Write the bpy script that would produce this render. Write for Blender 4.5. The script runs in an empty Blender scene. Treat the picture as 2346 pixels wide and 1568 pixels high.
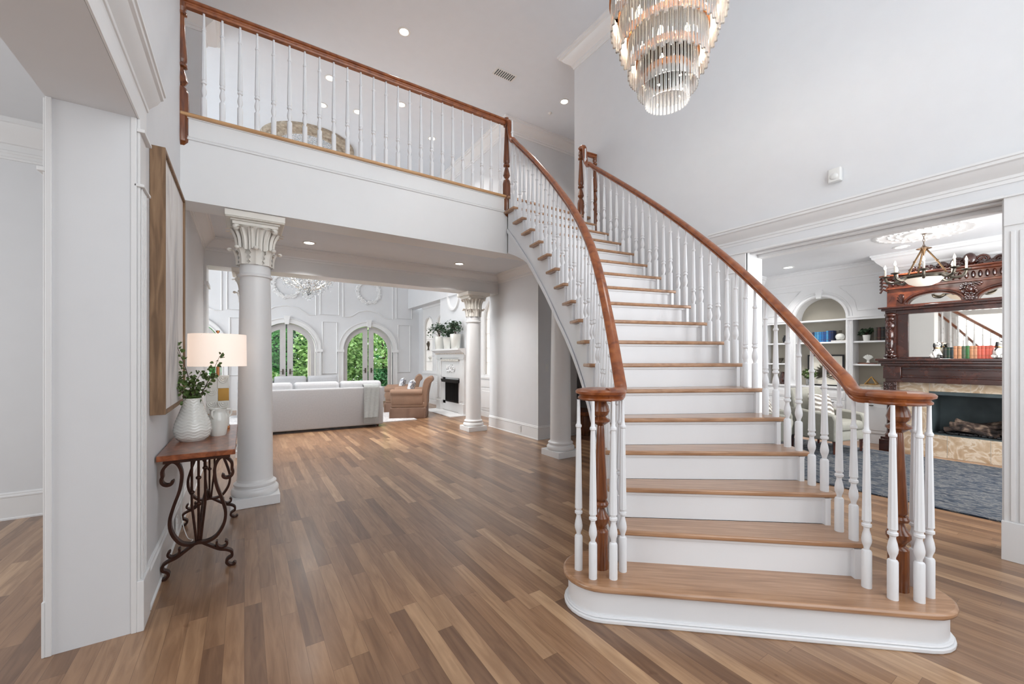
import bpy, bmesh, math, random
from mathutils import Vector, Matrix
from math import sin, cos, pi, radians as R
C = bpy.context.scene.collection
rnd = random.Random(7)

# ---------------------------------------------------------------- camera
cam_d = bpy.data.cameras.new('camera')
cam = bpy.data.objects.new('camera', cam_d)
C.objects.link(cam)
cam_d.sensor_width = 36.0
cam_d.lens = 935.0/2346*36
cam_d.shift_y = 38.0/2346
cam_d.clip_start = 0.05
cam_d.clip_end = 300
YAW = math.atan(613/935)
cam.location = (0, 0, 1.4)
cam.rotation_euler = (pi/2, 0, -YAW)
bpy.context.scene.camera = cam

# ---------------------------------------------------------------- world, sun, exposure
w = bpy.data.worlds.new('sky'); bpy.context.scene.world = w
w.use_nodes = True
bg = w.node_tree.nodes['Background']
bg.inputs[0].default_value = (0.92, 0.96, 1.0, 1)
bg.inputs[1].default_value = 1.9
sd = bpy.data.lights.new('sun', 'SUN'); sd.energy = 3.2; sd.angle = 0.02; sd.color = (1, .96, .88)
sun = bpy.data.objects.new('sun', sd); C.objects.link(sun)
sun.rotation_euler = (R(-6), R(-50), 0)
vs = bpy.context.scene.view_settings
vs.view_transform = 'Standard'; vs.look = 'None'; vs.gamma = 1.0; vs.exposure = 0.33
vs.use_curve_mapping = False

def area(name, loc, rot, sx, sy, e, col=(1, 1, 1)):
    d = bpy.data.lights.new(name, 'AREA'); d.shape = 'RECTANGLE'; d.size = sx; d.size_y = sy
    d.energy = e; d.color = col
    o = bpy.data.objects.new(name, d); C.objects.link(o); o.location = loc; o.rotation_euler = rot
    return o
def point(name, loc, e, col=(1, 1, 1), r=.05, parent=None):
    d = bpy.data.lights.new(name, 'POINT'); d.energy = e; d.color = col; d.shadow_soft_size = r
    o = bpy.data.objects.new(name, d); C.objects.link(o); o.location = loc
    if parent:
        o.parent = parent; o.matrix_parent_inverse = Matrix.Translation(parent.location).inverted()
    return o
# area lamps: daylight at front and library windows, added fill at left walls
area('front_window_daylight', (2.0, -1.45, 3.2), (R(90), 0, 0), 4.2, 4.6, 34, (.97, .985, 1))
area('living_fill_light', (-4.93, 2.2, 1.9), (R(90), 0, R(-90)), 3.6, 2.6, 95, (.95, .98, 1))  # added fill lamp brightening the living room, no known window here
area('great_fill_light', (-4.13, 10.2, 2.4), (R(90), 0, R(-90)), 4.6, 3.4, 210, (.9, .96, 1))  # added fill lamp raising the general light of the great room
area('library_window_daylight', (6.8, -1.35, 1.7), (R(90), 0, 0), 2.6, 2.2, 135, (.96, .98, 1))

# ---------------------------------------------------------------- materials
def nmat(name):
    m = bpy.data.materials.new(name); m.use_nodes = True
    nt = m.node_tree; b = nt.nodes['Principled BSDF']
    return m, nt, b
def s2l(c):
    return tuple(((x/255)/12.92 if x/255 <= .04045 else ((x/255+.055)/1.055)**2.4) for x in c)+(1,)
def plain(name, col, rough=.5, metal=0, var=.04, scale=6, bump=0, bscale=60, coat=0, spec=.5, stretch=None):
    m, nt, b = nmat(name); N = nt.nodes; L = nt.links
    tc = N.new('ShaderNodeTexCoord'); mp = N.new('ShaderNodeMapping')
    L.new(tc.outputs['Object'], mp.inputs[0])
    if stretch: mp.inputs['Scale'].default_value = stretch
    no = N.new('ShaderNodeTexNoise'); no.inputs['Scale'].default_value = scale; no.inputs['Detail'].default_value = 4
    L.new(mp.outputs[0], no.inputs['Vector'])
    cr = N.new('ShaderNodeValToRGB'); c = s2l(col)
    cr.color_ramp.elements[0].position = .3; cr.color_ramp.elements[1].position = .7
    cr.color_ramp.elements[0].color = tuple(max(0, x*(1-var)) for x in c[:3])+(1,)
    cr.color_ramp.elements[1].color = tuple(min(1, x*(1+var)) for x in c[:3])+(1,)
    L.new(no.outputs[0], cr.inputs[0]); L.new(cr.outputs[0], b.inputs['Base Color'])
    b.inputs['Roughness'].default_value = rough; b.inputs['Metallic'].default_value = metal
    b.inputs['Specular IOR Level'].default_value = spec
    if coat: b.inputs['Coat Weight'].default_value = coat; b.inputs['Coat Roughness'].default_value = .12
    if bump:
        n2 = N.new('ShaderNodeTexNoise'); n2.inputs['Scale'].default_value = bscale; n2.inputs['Detail'].default_value = 5
        L.new(mp.outputs[0], n2.inputs['Vector'])
        bp = N.new('ShaderNodeBump'); bp.inputs['Strength'].default_value = bump; bp.inputs['Distance'].default_value = .01
        L.new(n2.outputs[0], bp.inputs['Height']); L.new(bp.outputs[0], b.inputs['Normal'])
    return m
def wood(name, c1, c2, c3, rough=.3, rot=(0, 0, 0), stretch=(2, 30, 30), coat=.3, scale=1.5, bump=.05):
    m, nt, b = nmat(name); N = nt.nodes; L = nt.links
    tc = N.new('ShaderNodeTexCoord'); mr = N.new('ShaderNodeMapping'); mp = N.new('ShaderNodeMapping')
    mr.inputs['Rotation'].default_value = rot; mp.inputs['Scale'].default_value = stretch
    L.new(tc.outputs['Object'], mr.inputs[0]); L.new(mr.outputs[0], mp.inputs[0])
    no = N.new('ShaderNodeTexNoise'); no.inputs['Scale'].default_value = scale; no.inputs['Detail'].default_value = 8
    no.inputs['Distortion'].default_value = .6
    L.new(mp.outputs[0], no.inputs['Vector'])
    cr = N.new('ShaderNodeValToRGB'); e = cr.color_ramp.elements
    e[0].position = .3; e[0].color = s2l(c1); e[1].position = .72; e[1].color = s2l(c3)
    x = e.new(.5); x.color = s2l(c2)
    L.new(no.outputs[0], cr.inputs[0]); L.new(cr.outputs[0], b.inputs['Base Color'])
    b.inputs['Roughness'].default_value = rough
    b.inputs['Coat Weight'].default_value = coat; b.inputs['Coat Roughness'].default_value = .1
    bp = N.new('ShaderNodeBump'); bp.inputs['Strength'].default_value = bump; bp.inputs['Distance'].default_value = .005
    L.new(no.outputs[0], bp.inputs['Height']); L.new(bp.outputs[0], b.inputs['Normal'])
    return m
def emis(name, col, e, base=(1, 1, 1)):
    m, nt, b = nmat(name)
    b.inputs['Base Color'].default_value = base+(1,)
    b.inputs['Emission Color'].default_value = s2l(col); b.inputs['Emission Strength'].default_value = e
    return m
def glass(name, col=(1, 1, 1), rough=0.0, ior=1.45):
    m, nt, b = nmat(name)
    b.inputs['Coat Weight'].default_value = .5
    b.inputs['Base Color'].default_value = col+(1,); b.inputs['Transmission Weight'].default_value = 1
    b.inputs['Roughness'].default_value = rough; b.inputs['IOR'].default_value = ior
    if name == 'crystal': b.inputs['Transmission Weight'].default_value = .78
    return m
def pane(name):
    m, nt, b = nmat(name); N = nt.nodes; L = nt.links
    t = N.new('ShaderNodeBsdfTransparent'); g = N.new('ShaderNodeBsdfGlossy'); g.inputs['Roughness'].default_value = .02
    f = N.new('ShaderNodeFresnel'); f.inputs[0].default_value = 1.3; mx = N.new('ShaderNodeMixShader')
    L.new(f.outputs[0], mx.inputs[0]); L.new(t.outputs[0], mx.inputs[1]); L.new(g.outputs[0], mx.inputs[2])
    L.new(mx.outputs[0], N['Material Output'].inputs['Surface'])
    return m
def planks(name, width=.083, length=1.0):
    m, nt, b = nmat(name); N = nt.nodes; L = nt.links
    def mth(op, a, bb=None):
        n = N.new('ShaderNodeMath'); n.operation = op
        for i, v in enumerate((a, bb)):
            if v is None: continue
            if isinstance(v, (int, float)): n.inputs[i].default_value = v
            else: L.new(v, n.inputs[i])
        return n.outputs[0]
    tc = N.new('ShaderNodeTexCoord'); sp = N.new('ShaderNodeSeparateXYZ'); L.new(tc.outputs['Object'], sp.inputs[0])
    cx = mth('DIVIDE', sp.outputs[0], width); col = mth('FLOOR', cx)
    wn = N.new('ShaderNodeTexWhiteNoise'); wn.noise_dimensions = '1D'; L.new(col, wn.inputs['W'])
    ys = mth('ADD', mth('DIVIDE', sp.outputs[1], length), mth('MULTIPLY', wn.outputs['Value'], 7.3)); row = mth('FLOOR', ys)
    cv = N.new('ShaderNodeCombineXYZ'); L.new(col, cv.inputs[0]); L.new(row, cv.inputs[1])
    w2 = N.new('ShaderNodeTexWhiteNoise'); w2.noise_dimensions = '2D'; L.new(cv.outputs[0], w2.inputs['Vector'])
    cr = N.new('ShaderNodeValToRGB'); e = cr.color_ramp.elements
    e[0].position = 0; e[0].color = s2l((124, 92, 68)); e[1].position = 1; e[1].color = s2l((194, 158, 122))
    for p, c in ((.25, (142, 108, 80)), (.5, (153, 117, 87)), (.75, (161, 124, 92)), (.9, (172, 136, 103))):
        x = e.new(p); x.color = s2l(c)
    L.new(w2.outputs['Value'], cr.inputs[0])
    # grain
    gx = N.new('ShaderNodeCombineXYZ')
    L.new(mth('ADD', mth('MULTIPLY', sp.outputs[0], 26), mth('MULTIPLY', w2.outputs['Value'], 37)), gx.inputs[0])
    L.new(mth('ADD', mth('MULTIPLY', sp.outputs[1], 2.2), mth('MULTIPLY', w2.outputs['Value'], 91)), gx.inputs[1])
    no = N.new('ShaderNodeTexNoise'); no.inputs['Scale'].default_value = 1.0; no.inputs['Detail'].default_value = 7
    no.inputs['Distortion'].default_value = 1.2; L.new(gx.outputs[0], no.inputs['Vector'])
    g2 = N.new('ShaderNodeValToRGB'); g2.color_ramp.elements[0].position = .3; g2.color_ramp.elements[1].position = .72
    g2.color_ramp.elements[0].color = (.62, .56, .52, 1); g2.color_ramp.elements[1].color = (1.1, 1.12, 1.14, 1)
    L.new(no.outputs[0], g2.inputs[0])
    mx = N.new('ShaderNodeMix'); mx.data_type = 'RGBA'; mx.blend_type = 'MULTIPLY'; mx.inputs[0].default_value = .85
    L.new(cr.outputs[0], mx.inputs[6]); L.new(g2.outputs[0], mx.inputs[7])
    # knots
    kn = N.new('ShaderNodeTexNoise'); kn.inputs['Scale'].default_value = 9; kn.inputs['Detail'].default_value = 2
    L.new(tc.outputs['Object'], kn.inputs['Vector'])
    kr = N.new('ShaderNodeValToRGB'); kr.color_ramp.elements[0].position = .70; kr.color_ramp.elements[1].position = .78
    kr.color_ramp.elements[0].color = (1, 1, 1, 1); kr.color_ramp.elements[1].color = (.6, .5, .42, 1)
    L.new(kn.outputs[0], kr.inputs[0])
    m2 = N.new('ShaderNodeMix'); m2.data_type = 'RGBA'; m2.blend_type = 'MULTIPLY'; m2.inputs[0].default_value = 1
    L.new(mx.outputs[2], m2.inputs[6]); L.new(kr.outputs[0], m2.inputs[7])
    # seams
    fx = mth('FRACT', cx); fy = mth('FRACT', ys)
    sx = mth('MINIMUM', fx, mth('SUBTRACT', 1, fx)); sy = mth('MULTIPLY', mth('MINIMUM', fy, mth('SUBTRACT', 1, fy)), length/width)
    s = mth('LESS_THAN', mth('MINIMUM', sx, sy), .012)
    m3 = N.new('ShaderNodeMix'); m3.data_type = 'RGBA'; L.new(mth('MULTIPLY', s, .55), m3.inputs[0])
    L.new(m2.outputs[2], m3.inputs[6]); m3.inputs[7].default_value = s2l((88, 60, 42))
    L.new(m3.outputs[2], b.inputs['Base Color'])
    b.inputs['Roughness'].default_value = .36; b.inputs['Coat Weight'].default_value = .4; b.inputs['Coat Roughness'].default_value = .2
    bp = N.new('ShaderNodeBump'); bp.inputs['Strength'].default_value = .06; bp.inputs['Distance'].default_value = .004
    L.new(mth('SUBTRACT', no.outputs[0], s), bp.inputs['Height']); L.new(bp.outputs[0], b.inputs['Normal'])
    return m
def mixn(name, cols, scale, rough=.6, detail=6, dist=0, stretch=(1, 1, 1), rot=(0, 0, 0), bump=.1, kind='noise', coat=0):
    m, nt, b = nmat(name); N = nt.nodes; L = nt.links
    tc = N.new('ShaderNodeTexCoord'); mr = N.new('ShaderNodeMapping'); mp = N.new('ShaderNodeMapping')
    mr.inputs['Rotation'].default_value = rot; mp.inputs['Scale'].default_value = stretch
    L.new(tc.outputs['Object'], mr.inputs[0]); L.new(mr.outputs[0], mp.inputs[0])
    if kind == 'wave':
        no = N.new('ShaderNodeTexWave'); no.inputs['Scale'].default_value = scale; no.inputs['Distortion'].default_value = dist
        no.inputs['Detail'].default_value = detail
    elif kind == 'vor':
        no = N.new('ShaderNodeTexVoronoi'); no.inputs['Scale'].default_value = scale
    else:
        no = N.new('ShaderNodeTexNoise'); no.inputs['Scale'].default_value = scale; no.inputs['Detail'].default_value = detail
        no.inputs['Distortion'].default_value = dist
    L.new(mp.outputs[0], no.inputs['Vector'])
    cr = N.new('ShaderNodeValToRGB'); e = cr.color_ramp.elements
    e[0].position = cols[0][0]; e[0].color = s2l(cols[0][1]); e[1].position = cols[-1][0]; e[1].color = s2l(cols[-1][1])
    for p, c in cols[1:-1]:
        x = e.new(p); x.color = s2l(c)
    L.new(no.outputs[0], cr.inputs[0]); L.new(cr.outputs[0], b.inputs['Base Color'])
    b.inputs['Roughness'].default_value = rough
    if coat: b.inputs['Coat Weight'].default_value = coat
    bp = N.new('ShaderNodeBump'); bp.inputs['Strength'].default_value = bump; bp.inputs['Distance'].default_value = .01
    L.new(no.outputs[0], bp.inputs['Height']); L.new(bp.outputs[0], b.inputs['Normal'])
    return m

M = dict(
    wall=plain('wall_paint', (222, 223, 225), .55, var=.01, bump=.02, bscale=180),
    trim=plain('trim_paint', (230, 230, 230), .35, var=.008),
    ceil=plain('ceiling_paint', (222, 228, 235), .7, var=.01),
    stairw=plain('stair_paint', (232, 233, 235), .32, var=.008),
    cream=plain('cream_capital_paint', (230, 226, 218), .45, var=.02),
    floor=planks('oak_floor'),
    tread=wood('oak_tread', (150, 110, 80), (172, 131, 98), (190, 149, 116), .28, rot=(0, 0, R(41)), stretch=(2.2, 30, 30), coat=.4),
    nosing=wood('oak_nosing', (178, 132, 88), (200, 155, 108), (214, 170, 124), .35, stretch=(2, 30, 30)),
    rail=wood('stained_rail', (110, 53, 22), (140, 75, 34), (160, 93, 48), .3, stretch=(3, 3, 3), coat=.3, scale=5),
    railv=wood('stained_newel', (86, 44, 20), (116, 63, 30), (144, 83, 42), .25, stretch=(28, 28, 2.5), coat=.5),
    mahog=wood('mahogany', (42, 17, 11), (58, 25, 16), (84, 40, 24), .2, stretch=(14, 3, 3), coat=.7, scale=2),
    mahogl=wood('light_mahogany', (64, 28, 16), (90, 42, 24), (124, 66, 38), .2, stretch=(10, 3, 3), coat=.7, scale=2),
    tabletop=wood('burl_table_top', (96, 44, 20), (134, 70, 36), (170, 100, 60), .3, stretch=(5, 3, 5), scale=4, coat=.4),
    iron=plain('rusty_iron', (62, 36, 26), .45, .6, var=.3, scale=14, bump=.15, bscale=60),
    frame=wood('picture_frame_wood', (108, 82, 58), (134, 104, 76), (152, 122, 92), .6, stretch=(24, 24, 2.2), coat=0, scale=1.6, bump=.2),
    canvas=mixn('abstract_canvas', [(.36, (196, 194, 194)), (.45, (222, 218, 214)), (.55, (232, 230, 228)), (.64, (212, 206, 204))], 1.6, .8, 8, .8, stretch=(1, 2.2, .8), bump=.5),
    white_cer=plain('white_ceramic', (226, 226, 220), .15, var=.05, coat=.6, bump=.05, bscale=12),
    shade=emis('lamp_shade_linen', (255, 226, 206), .42, (.88, .83, .78)),
    gold=plain('gold', (196, 152, 84), .22, 1, var=.12),
    brass=plain('rose_brass', (188, 128, 84), .25, 1, var=.1),
    abrass=plain('antique_brass', (120, 96, 70), .35, .9, var=.2),
    bronze=plain('dark_bronze', (98, 92, 82), .35, .85, var=.3, scale=20),
    leaf=plain('leaf_green', (86, 108, 56), .45, var=.4, scale=9),
    leaf2=plain('dusty_leaf', (58, 82, 58), .5, var=.4, scale=9),
    stem=plain('dark_stem', (66, 44, 36), .7),
    tree1=plain('tree_leaf_bright', (162, 200, 130), .55, var=.45, scale=3),
    tree2=plain('tree_leaf_mid', (104, 172, 100), .55, var=.5, scale=3),
    tree3=plain('tree_leaf_dark', (48, 104, 58), .55, var=.5, scale=3),
    bark=plain('bark', (84, 74, 62), .9, var=.3),
    grass=plain('lawn', (110, 150, 76), .9, var=.2),
    sofa=plain('sofa_linen', (172, 172, 174), .85, var=.04, scale=40, bump=.25, bscale=220),
    sofac=plain('sofa_cushion_linen', (190, 191, 194), .85, var=.04, scale=40, bump=.2, bscale=160),
    throw=plain('grey_throw', (158, 161, 160), .95, var=.06, scale=30, bump=.4, bscale=120),
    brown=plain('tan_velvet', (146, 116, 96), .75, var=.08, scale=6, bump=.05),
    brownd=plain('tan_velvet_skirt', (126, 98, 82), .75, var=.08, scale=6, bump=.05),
    pillow=mixn('blue_floral_pillow', [(.42, (222, 222, 224)), (.5, (200, 204, 212)), (.56, (92, 100, 122)), (.62, (226, 226, 226))], 9, .85, 3),
    sage=plain('sage_linen', (146, 144, 134), .85, var=.05, scale=20, bump=.15, bscale=200),
    stripe=mixn('striped_pillow', [(.2, (206, 202, 194)), (.45, (198, 192, 182)), (.6, (104, 96, 90)), (.8, (120, 112, 104))], 9, .85, 2, 3, kind='wave', stretch=(.5, .5, 1.4), rot=(0, 1.2, 0)),
    rug=mixn('blue_rug', [(.3, (22, 30, 42)), (.42, (36, 46, 60)), (.5, (58, 66, 76)), (.56, (116, 113, 109)), (.62, (44, 54, 68)), (.75, (124, 119, 112))], 9, .95, 9, 1.2, stretch=(2.6, 1.0, 1), bump=.4),
    rugl=mixn('pale_rug', [(.4, (210, 208, 208)), (.52, (186, 184, 186)), (.62, (220, 218, 216))], 9, .95, 6),
    marble=mixn('beige_marble', [(.3, (176, 150, 120)), (.46, (196, 172, 144)), (.54, (216, 202, 182)), (.58, (190, 166, 138)), (.75, (168, 138, 106))], 3.2, .25, 7, 2.5, rot=(.5, .4, .3), bump=.02, coat=.3),
    black=plain('black_metal', (26, 26, 28), .45, var=.1),
    firebox=plain('firebox_steel', (72, 82, 84), .5, .2, var=.25, scale=4),
    log=mixn('charred_log', [(.35, (34, 28, 26)), (.5, (82, 66, 58)), (.65, (150, 128, 110))], 9, .9, 6, 1, bump=.6),
    mirror=plain('mirror_silver', (236, 232, 224), .02, 1, var=0),
    bcase=plain('bookcase_back', (176, 170, 156), .6, var=.02),
    lens=emis('downlight_lens', (255, 252, 246), 9),
    bulb=emis('warm_bulb', (255, 236, 206), 60),
    flame=emis('candle_bulb', (255, 232, 200), 9),
    alab=emis('alabaster_bowl', (255, 232, 206), .35, (.9, .86, .8)),
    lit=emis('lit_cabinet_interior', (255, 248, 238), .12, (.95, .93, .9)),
    crystal=glass('crystal', (1, .985, .96), .06, 1.5),
    crystal2=glass('clear_crystal', (.96, .98, 1), .02, 1.5),
    pane=pane('window_pane'),
    plastic=plain('white_plastic', (226, 226, 224), .4, var=.01),
    wax=plain('candle_sleeve', (236, 230, 216), .5),
    stained=mixn('stained_glass', [(.35, (150, 160, 166)), (.45, (232, 238, 244)), (.55, (206, 214, 222)), (.62, (150, 140, 126)), (.75, (225, 230, 236))], 22, .2, kind='vor'),
    beige=mixn('antique_plaster', [(.35, (150, 138, 122)), (.55, (178, 166, 148)), (.7, (196, 186, 170))], 12, .7, 6, 1, bump=.5),
    capbeige=plain('pale_grey_paint', (200, 197, 196), .5),
)
def book_mat(col):
    k = 'book_%d_%d_%d' % col
    if k not in M: M[k] = plain('book_cloth_%d' % len(M), col, .5, var=.15, scale=30)
    return M[k]

# ---------------------------------------------------------------- mesh helpers
class MB:
    def __init__(s): s.v = []; s.f = []
    def add(s, vs, fs, m=None):
        n = len(s.v)
        s.v += [tuple(m @ Vector(p)) if m is not None else tuple(p) for p in vs]
        s.f += [tuple(i+n for i in f) for f in fs]
        return s
    def box(s, x0, y0, z0, x1, y1, z1, m=None):
        return s.add([(x0, y0, z0), (x1, y0, z0), (x1, y1, z0), (x0, y1, z0), (x0, y0, z1), (x1, y0, z1), (x1, y1, z1), (x0, y1, z1)],
                     [(0, 3, 2, 1), (4, 5, 6, 7), (0, 1, 5, 4), (1, 2, 6, 5), (2, 3, 7, 6), (3, 0, 4, 7)], m)
    def prism(s, poly, z0, z1, m=None):
        n = len(poly)
        a = sum(poly[i][0]*poly[(i+1) % n][1]-poly[(i+1) % n][0]*poly[i][1] for i in range(n))
        if a < 0: poly = poly[::-1]
        return s.add([(x, y, z0) for x, y in poly]+[(x, y, z1) for x, y in poly],
                     [tuple(range(n))[::-1], tuple(range(n, 2*n))]+[(i, (i+1) % n, n+(i+1) % n, n+i) for i in range(n)], m)
    def ext(s, poly, ax, a0, a1, m=None):
        # polygon in the plane normal to axis ax ('x': (y,z) ; 'y': (x,z))
        if ax == 'x': mm = Matrix(((0, 0, 1, 0), (1, 0, 0, 0), (0, 1, 0, 0), (0, 0, 0, 1)))
        else: mm = Matrix(((1, 0, 0, 0), (0, 0, 1, 0), (0, 1, 0, 0), (0, 0, 0, 1)))
        if m is not None: mm = m @ mm
        return s.prism(poly, a0, a1, mm)
    def lathe(s, prof, c=(0, 0, 0), seg=16, m=None, fl=None, oval=(1, 1)):
        vs = []; fs = []
        for k, (r, z) in enumerate(prof):
            for i in range(seg):
                a = 2*pi*i/seg; rr = r
                if fl and fl[0] <= k <= fl[1] and i % 2: rr = r*fl[2]
                vs.append((c[0]+rr*cos(a)*oval[0], c[1]+rr*sin(a)*oval[1], c[2]+z))
        n = len(prof)
        for k in range(n-1):
            for i in range(seg):
                j = (i+1) % seg; fs.append((k*seg+i, k*seg+j, (k+1)*seg+j, (k+1)*seg+i))
        if prof[0][0] > 1e-6: fs.append(tuple(range(seg))[::-1])
        if prof[-1][0] > 1e-6: fs.append(tuple(range((n-1)*seg, n*seg)))
        return s.add(vs, fs, m)
    def ball(s, c, r, seg=12, rings=8, m=None):
        if isinstance(r, (int, float)): r = (r, r, r)
        pr = [(max(1e-7, sin(pi*k/rings)), -cos(pi*k/rings)) for k in range(rings+1)]
        mm = Matrix.Translation(c) @ Matrix.Diagonal((r[0], r[1], r[2], 1))
        if m is not None: mm = m @ mm
        return s.lathe(pr, (0, 0, 0), seg, mm)
    def tube(s, pts, r, seg=8, m=None, closed=False):
        pts = [Vector(p) for p in pts]; n = len(pts); vs = []; fs = []
        rs = r if isinstance(r, (list, tuple)) else [r]*n
        t0 = (pts[1]-pts[0]).normalized(); up = Vector((0, 0, 1)) if abs(t0.z) < .9 else Vector((1, 0, 0))
        nx = t0.cross(up).normalized()
        for i, p in enumerate(pts):
            a = pts[i-1] if (i or closed) else pts[i]; b = pts[(i+1) % n] if (i < n-1 or closed) else pts[i]
            t = (b-a).normalized(); nx = (nx-t*nx.dot(t)).normalized(); bn = t.cross(nx)
            for k in range(seg):
                an = 2*pi*k/seg; vs.append(p+(nx*cos(an)+bn*sin(an))*rs[i])
        for i in range(n if closed else n-1):
            for k in range(seg):
                k2 = (k+1) % seg; j = (i+1) % n
                fs.append((i*seg+k, i*seg+k2, j*seg+k2, j*seg+k))
        if not closed: fs += [tuple(range(seg))[::-1], tuple(range((n-1)*seg, n*seg))]
        return s.add(vs, fs, m)
    def sweep(s, prof, path, m=None, closed=False, cap=True):
        """prof: (side, up) pairs, path: 3D points; side = horizontal right of travel, up = z (vertical)"""
        path = [Vector(p) for p in path]; n = len(path); k = len(prof); vs = []; fs = []
        for i, p in enumerate(path):
            a = path[i-1] if (i or closed) else None; b = path[(i+1) % n] if (i < n-1 or closed) else None
            d1 = (p-a) if a is not None else (b-p); d2 = (b-p) if b is not None else (p-a)
            d1 = Vector((d1.x, d1.y)); d2 = Vector((d2.x, d2.y))
            if d1.length < 1e-6: d1 = d2
            if d2.length < 1e-6: d2 = d1
            d1.normalize(); d2.normalize()
            n1 = Vector((d1.y, -d1.x)); n2 = Vector((d2.y, -d2.x)); mi = n1+n2
            mi = mi/max(.2, mi.dot(n1)) if mi.length > .1 else n1
            for (u, v) in prof: vs.append((p.x+mi.x*u, p.y+mi.y*u, p.z+v))
        for i in range(n if closed else n-1):
            j = (i+1) % n
            for q in range(k):
                q2 = (q+1) % k; fs.append((i*k+q, i*k+q2, j*k+q2, j*k+q))
        if cap and not closed: fs += [tuple(range(k))[::-1], tuple(range((n-1)*k, n*k))]
        return s.add(vs, fs, m)
    def strap(s, pts, y0, y1, t, m=None):
        """flat bar bent in the XZ plane, width along Y"""
        n = len(pts); vs = []; fs = []
        for i, (x, z) in enumerate(pts):
            a = pts[max(0, i-1)]; b = pts[min(n-1, i+1)]; dx, dz = b[0]-a[0], b[1]-a[1]; L = math.hypot(dx, dz) or 1
            nx, nz = -dz/L*t/2, dx/L*t/2
            vs += [(x+nx, y0, z+nz), (x+nx, y1, z+nz), (x-nx, y1, z-nz), (x-nx, y0, z-nz)]
        for i in range(n-1):
            for k in range(4):
                k2 = (k+1) % 4; fs.append((i*4+k, i*4+k2, i*4+4+k2, i*4+4+k))
        fs += [(3, 2, 1, 0), tuple(range(n*4-4, n*4))]
        return s.add(vs, fs, m)
    def build(s, name, mat, parent=None, smooth=35, bevel=0, sub=0, world=False, loc=None, rot=None):
        me = bpy.data.meshes.new(name); me.from_pydata(s.v, [], s.f)
        bm = bmesh.new(); bm.from_mesh(me); bmesh.ops.recalc_face_normals(bm, faces=bm.faces); bm.to_mesh(me); bm.free()
        me.materials.append(mat)
        if smooth:
            me.polygons.foreach_set('use_smooth', [True]*len(me.polygons)); me.set_sharp_from_angle(angle=R(smooth))
        o = bpy.data.objects.new(name, me); C.objects.link(o)
        if bevel:
            b = o.modifiers.new('bevel', 'BEVEL'); b.width = bevel; b.segments = 2; b.limit_method = 'ANGLE'; b.angle_limit = R(40)
        if sub:
            b = o.modifiers.new('sub', 'SUBSURF'); b.levels = sub; b.render_levels = sub
        if loc: o.location = loc
        if rot: o.rotation_euler = rot
        if parent: setp(o, parent, world)
        return o
def setp(o, parent, world=True):
    o.parent = parent
    if world and parent.type == 'EMPTY':
        mm = Matrix.Translation(parent.location) @ parent.rotation_euler.to_matrix().to_4x4()
        o.matrix_parent_inverse = mm.inverted()
def thing(name, label, cat, loc=(0, 0, 0), rz=0, group=None):
    o = bpy.data.objects.new(name, None); C.objects.link(o); o.empty_display_size = .1
    o.location = loc; o.rotation_euler = (0, 0, rz); o['label'] = label; o['category'] = cat
    if group: o['group'] = group
    return o
def tag(o, label, cat, group=None):
    o['label'] = label; o['category'] = cat
    if group: o['group'] = group
    return o
def struct(name, mb, mat, **k):
    o = mb.build(name, mat, **k); o['kind'] = 'structure'; return o
def dup(root, loc, rz=None, label=None, group=None):
    r = root.copy(); C.objects.link(r); r.location = loc
    if rz is not None: r.rotation_euler = (0, 0, rz)
    if label: r['label'] = label
    if group: r['group'] = group
    for ch in list(root.children):
        c = ch.copy(); C.objects.link(c); c.parent = r
        for g in list(ch.children):
            d = g.copy(); C.objects.link(d); d.parent = c
    return r
def rrect(x0, y0, x1, y1, r, n=5):
    p = []
    for cx, cy, a0 in ((x1-r, y1-r, 0), (x0+r, y1-r, 90), (x0+r, y0+r, 180), (x1-r, y0+r, 270)):
        for i in range(n+1):
            a = R(a0+90*i/n); p.append((cx+r*cos(a), cy+r*sin(a)))
    return p
def spiral(cx, cz, r0, r1, a0, a1, n=24):
    return [(cx+(r0+(r1-r0)*i/n)*cos(R(a0+(a1-a0)*i/n)), cz+(r0+(r1-r0)*i/n)*sin(R(a0+(a1-a0)*i/n))) for i in range(n+1)]
def crom(P, n=6):
    """catmull-rom through the points"""
    P = [Vector(p) for p in P]; Q = [P[0]*2-P[1]]+P+[P[-1]*2-P[-2]]; out = []
    for i in range(1, len(Q)-2):
        for k in range(n):
            t = k/n; a, b, c, d = Q[i-1], Q[i], Q[i+1], Q[i+2]
            out.append(.5*((2*b)+(c-a)*t+(2*a-5*b+4*c-d)*t*t+(3*b-a-3*c+d)*t**3))
    out.append(P[-1]); return out
def leaves(mb, c, rad, n, size, rg, shell=.55):
    for _ in range(n):
        while True:
            p = Vector((rg.uniform(-1, 1), rg.uniform(-1, 1), rg.uniform(-1, 1)))
            if shell < p.length < 1: break
        q = Vector((c[0]+p.x*rad[0], c[1]+p.y*rad[1], c[2]+p.z*rad[2]))
        a = Vector((rg.uniform(-1, 1), rg.uniform(-1, 1), rg.uniform(-.6, .6))).normalized()
        b = a.cross(Vector((rg.uniform(-1, 1), rg.uniform(-1, 1), rg.uniform(-1, 1)))).normalized()
        s = size*rg.uniform(.6, 1.3); nn = a.cross(b)*s*.12
        mb.add([q-a*s*.5, q+b*s*.3-nn, q+a*s*.5, q-b*s*.3-nn], [(0, 1, 2), (0, 2, 3)])

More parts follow.
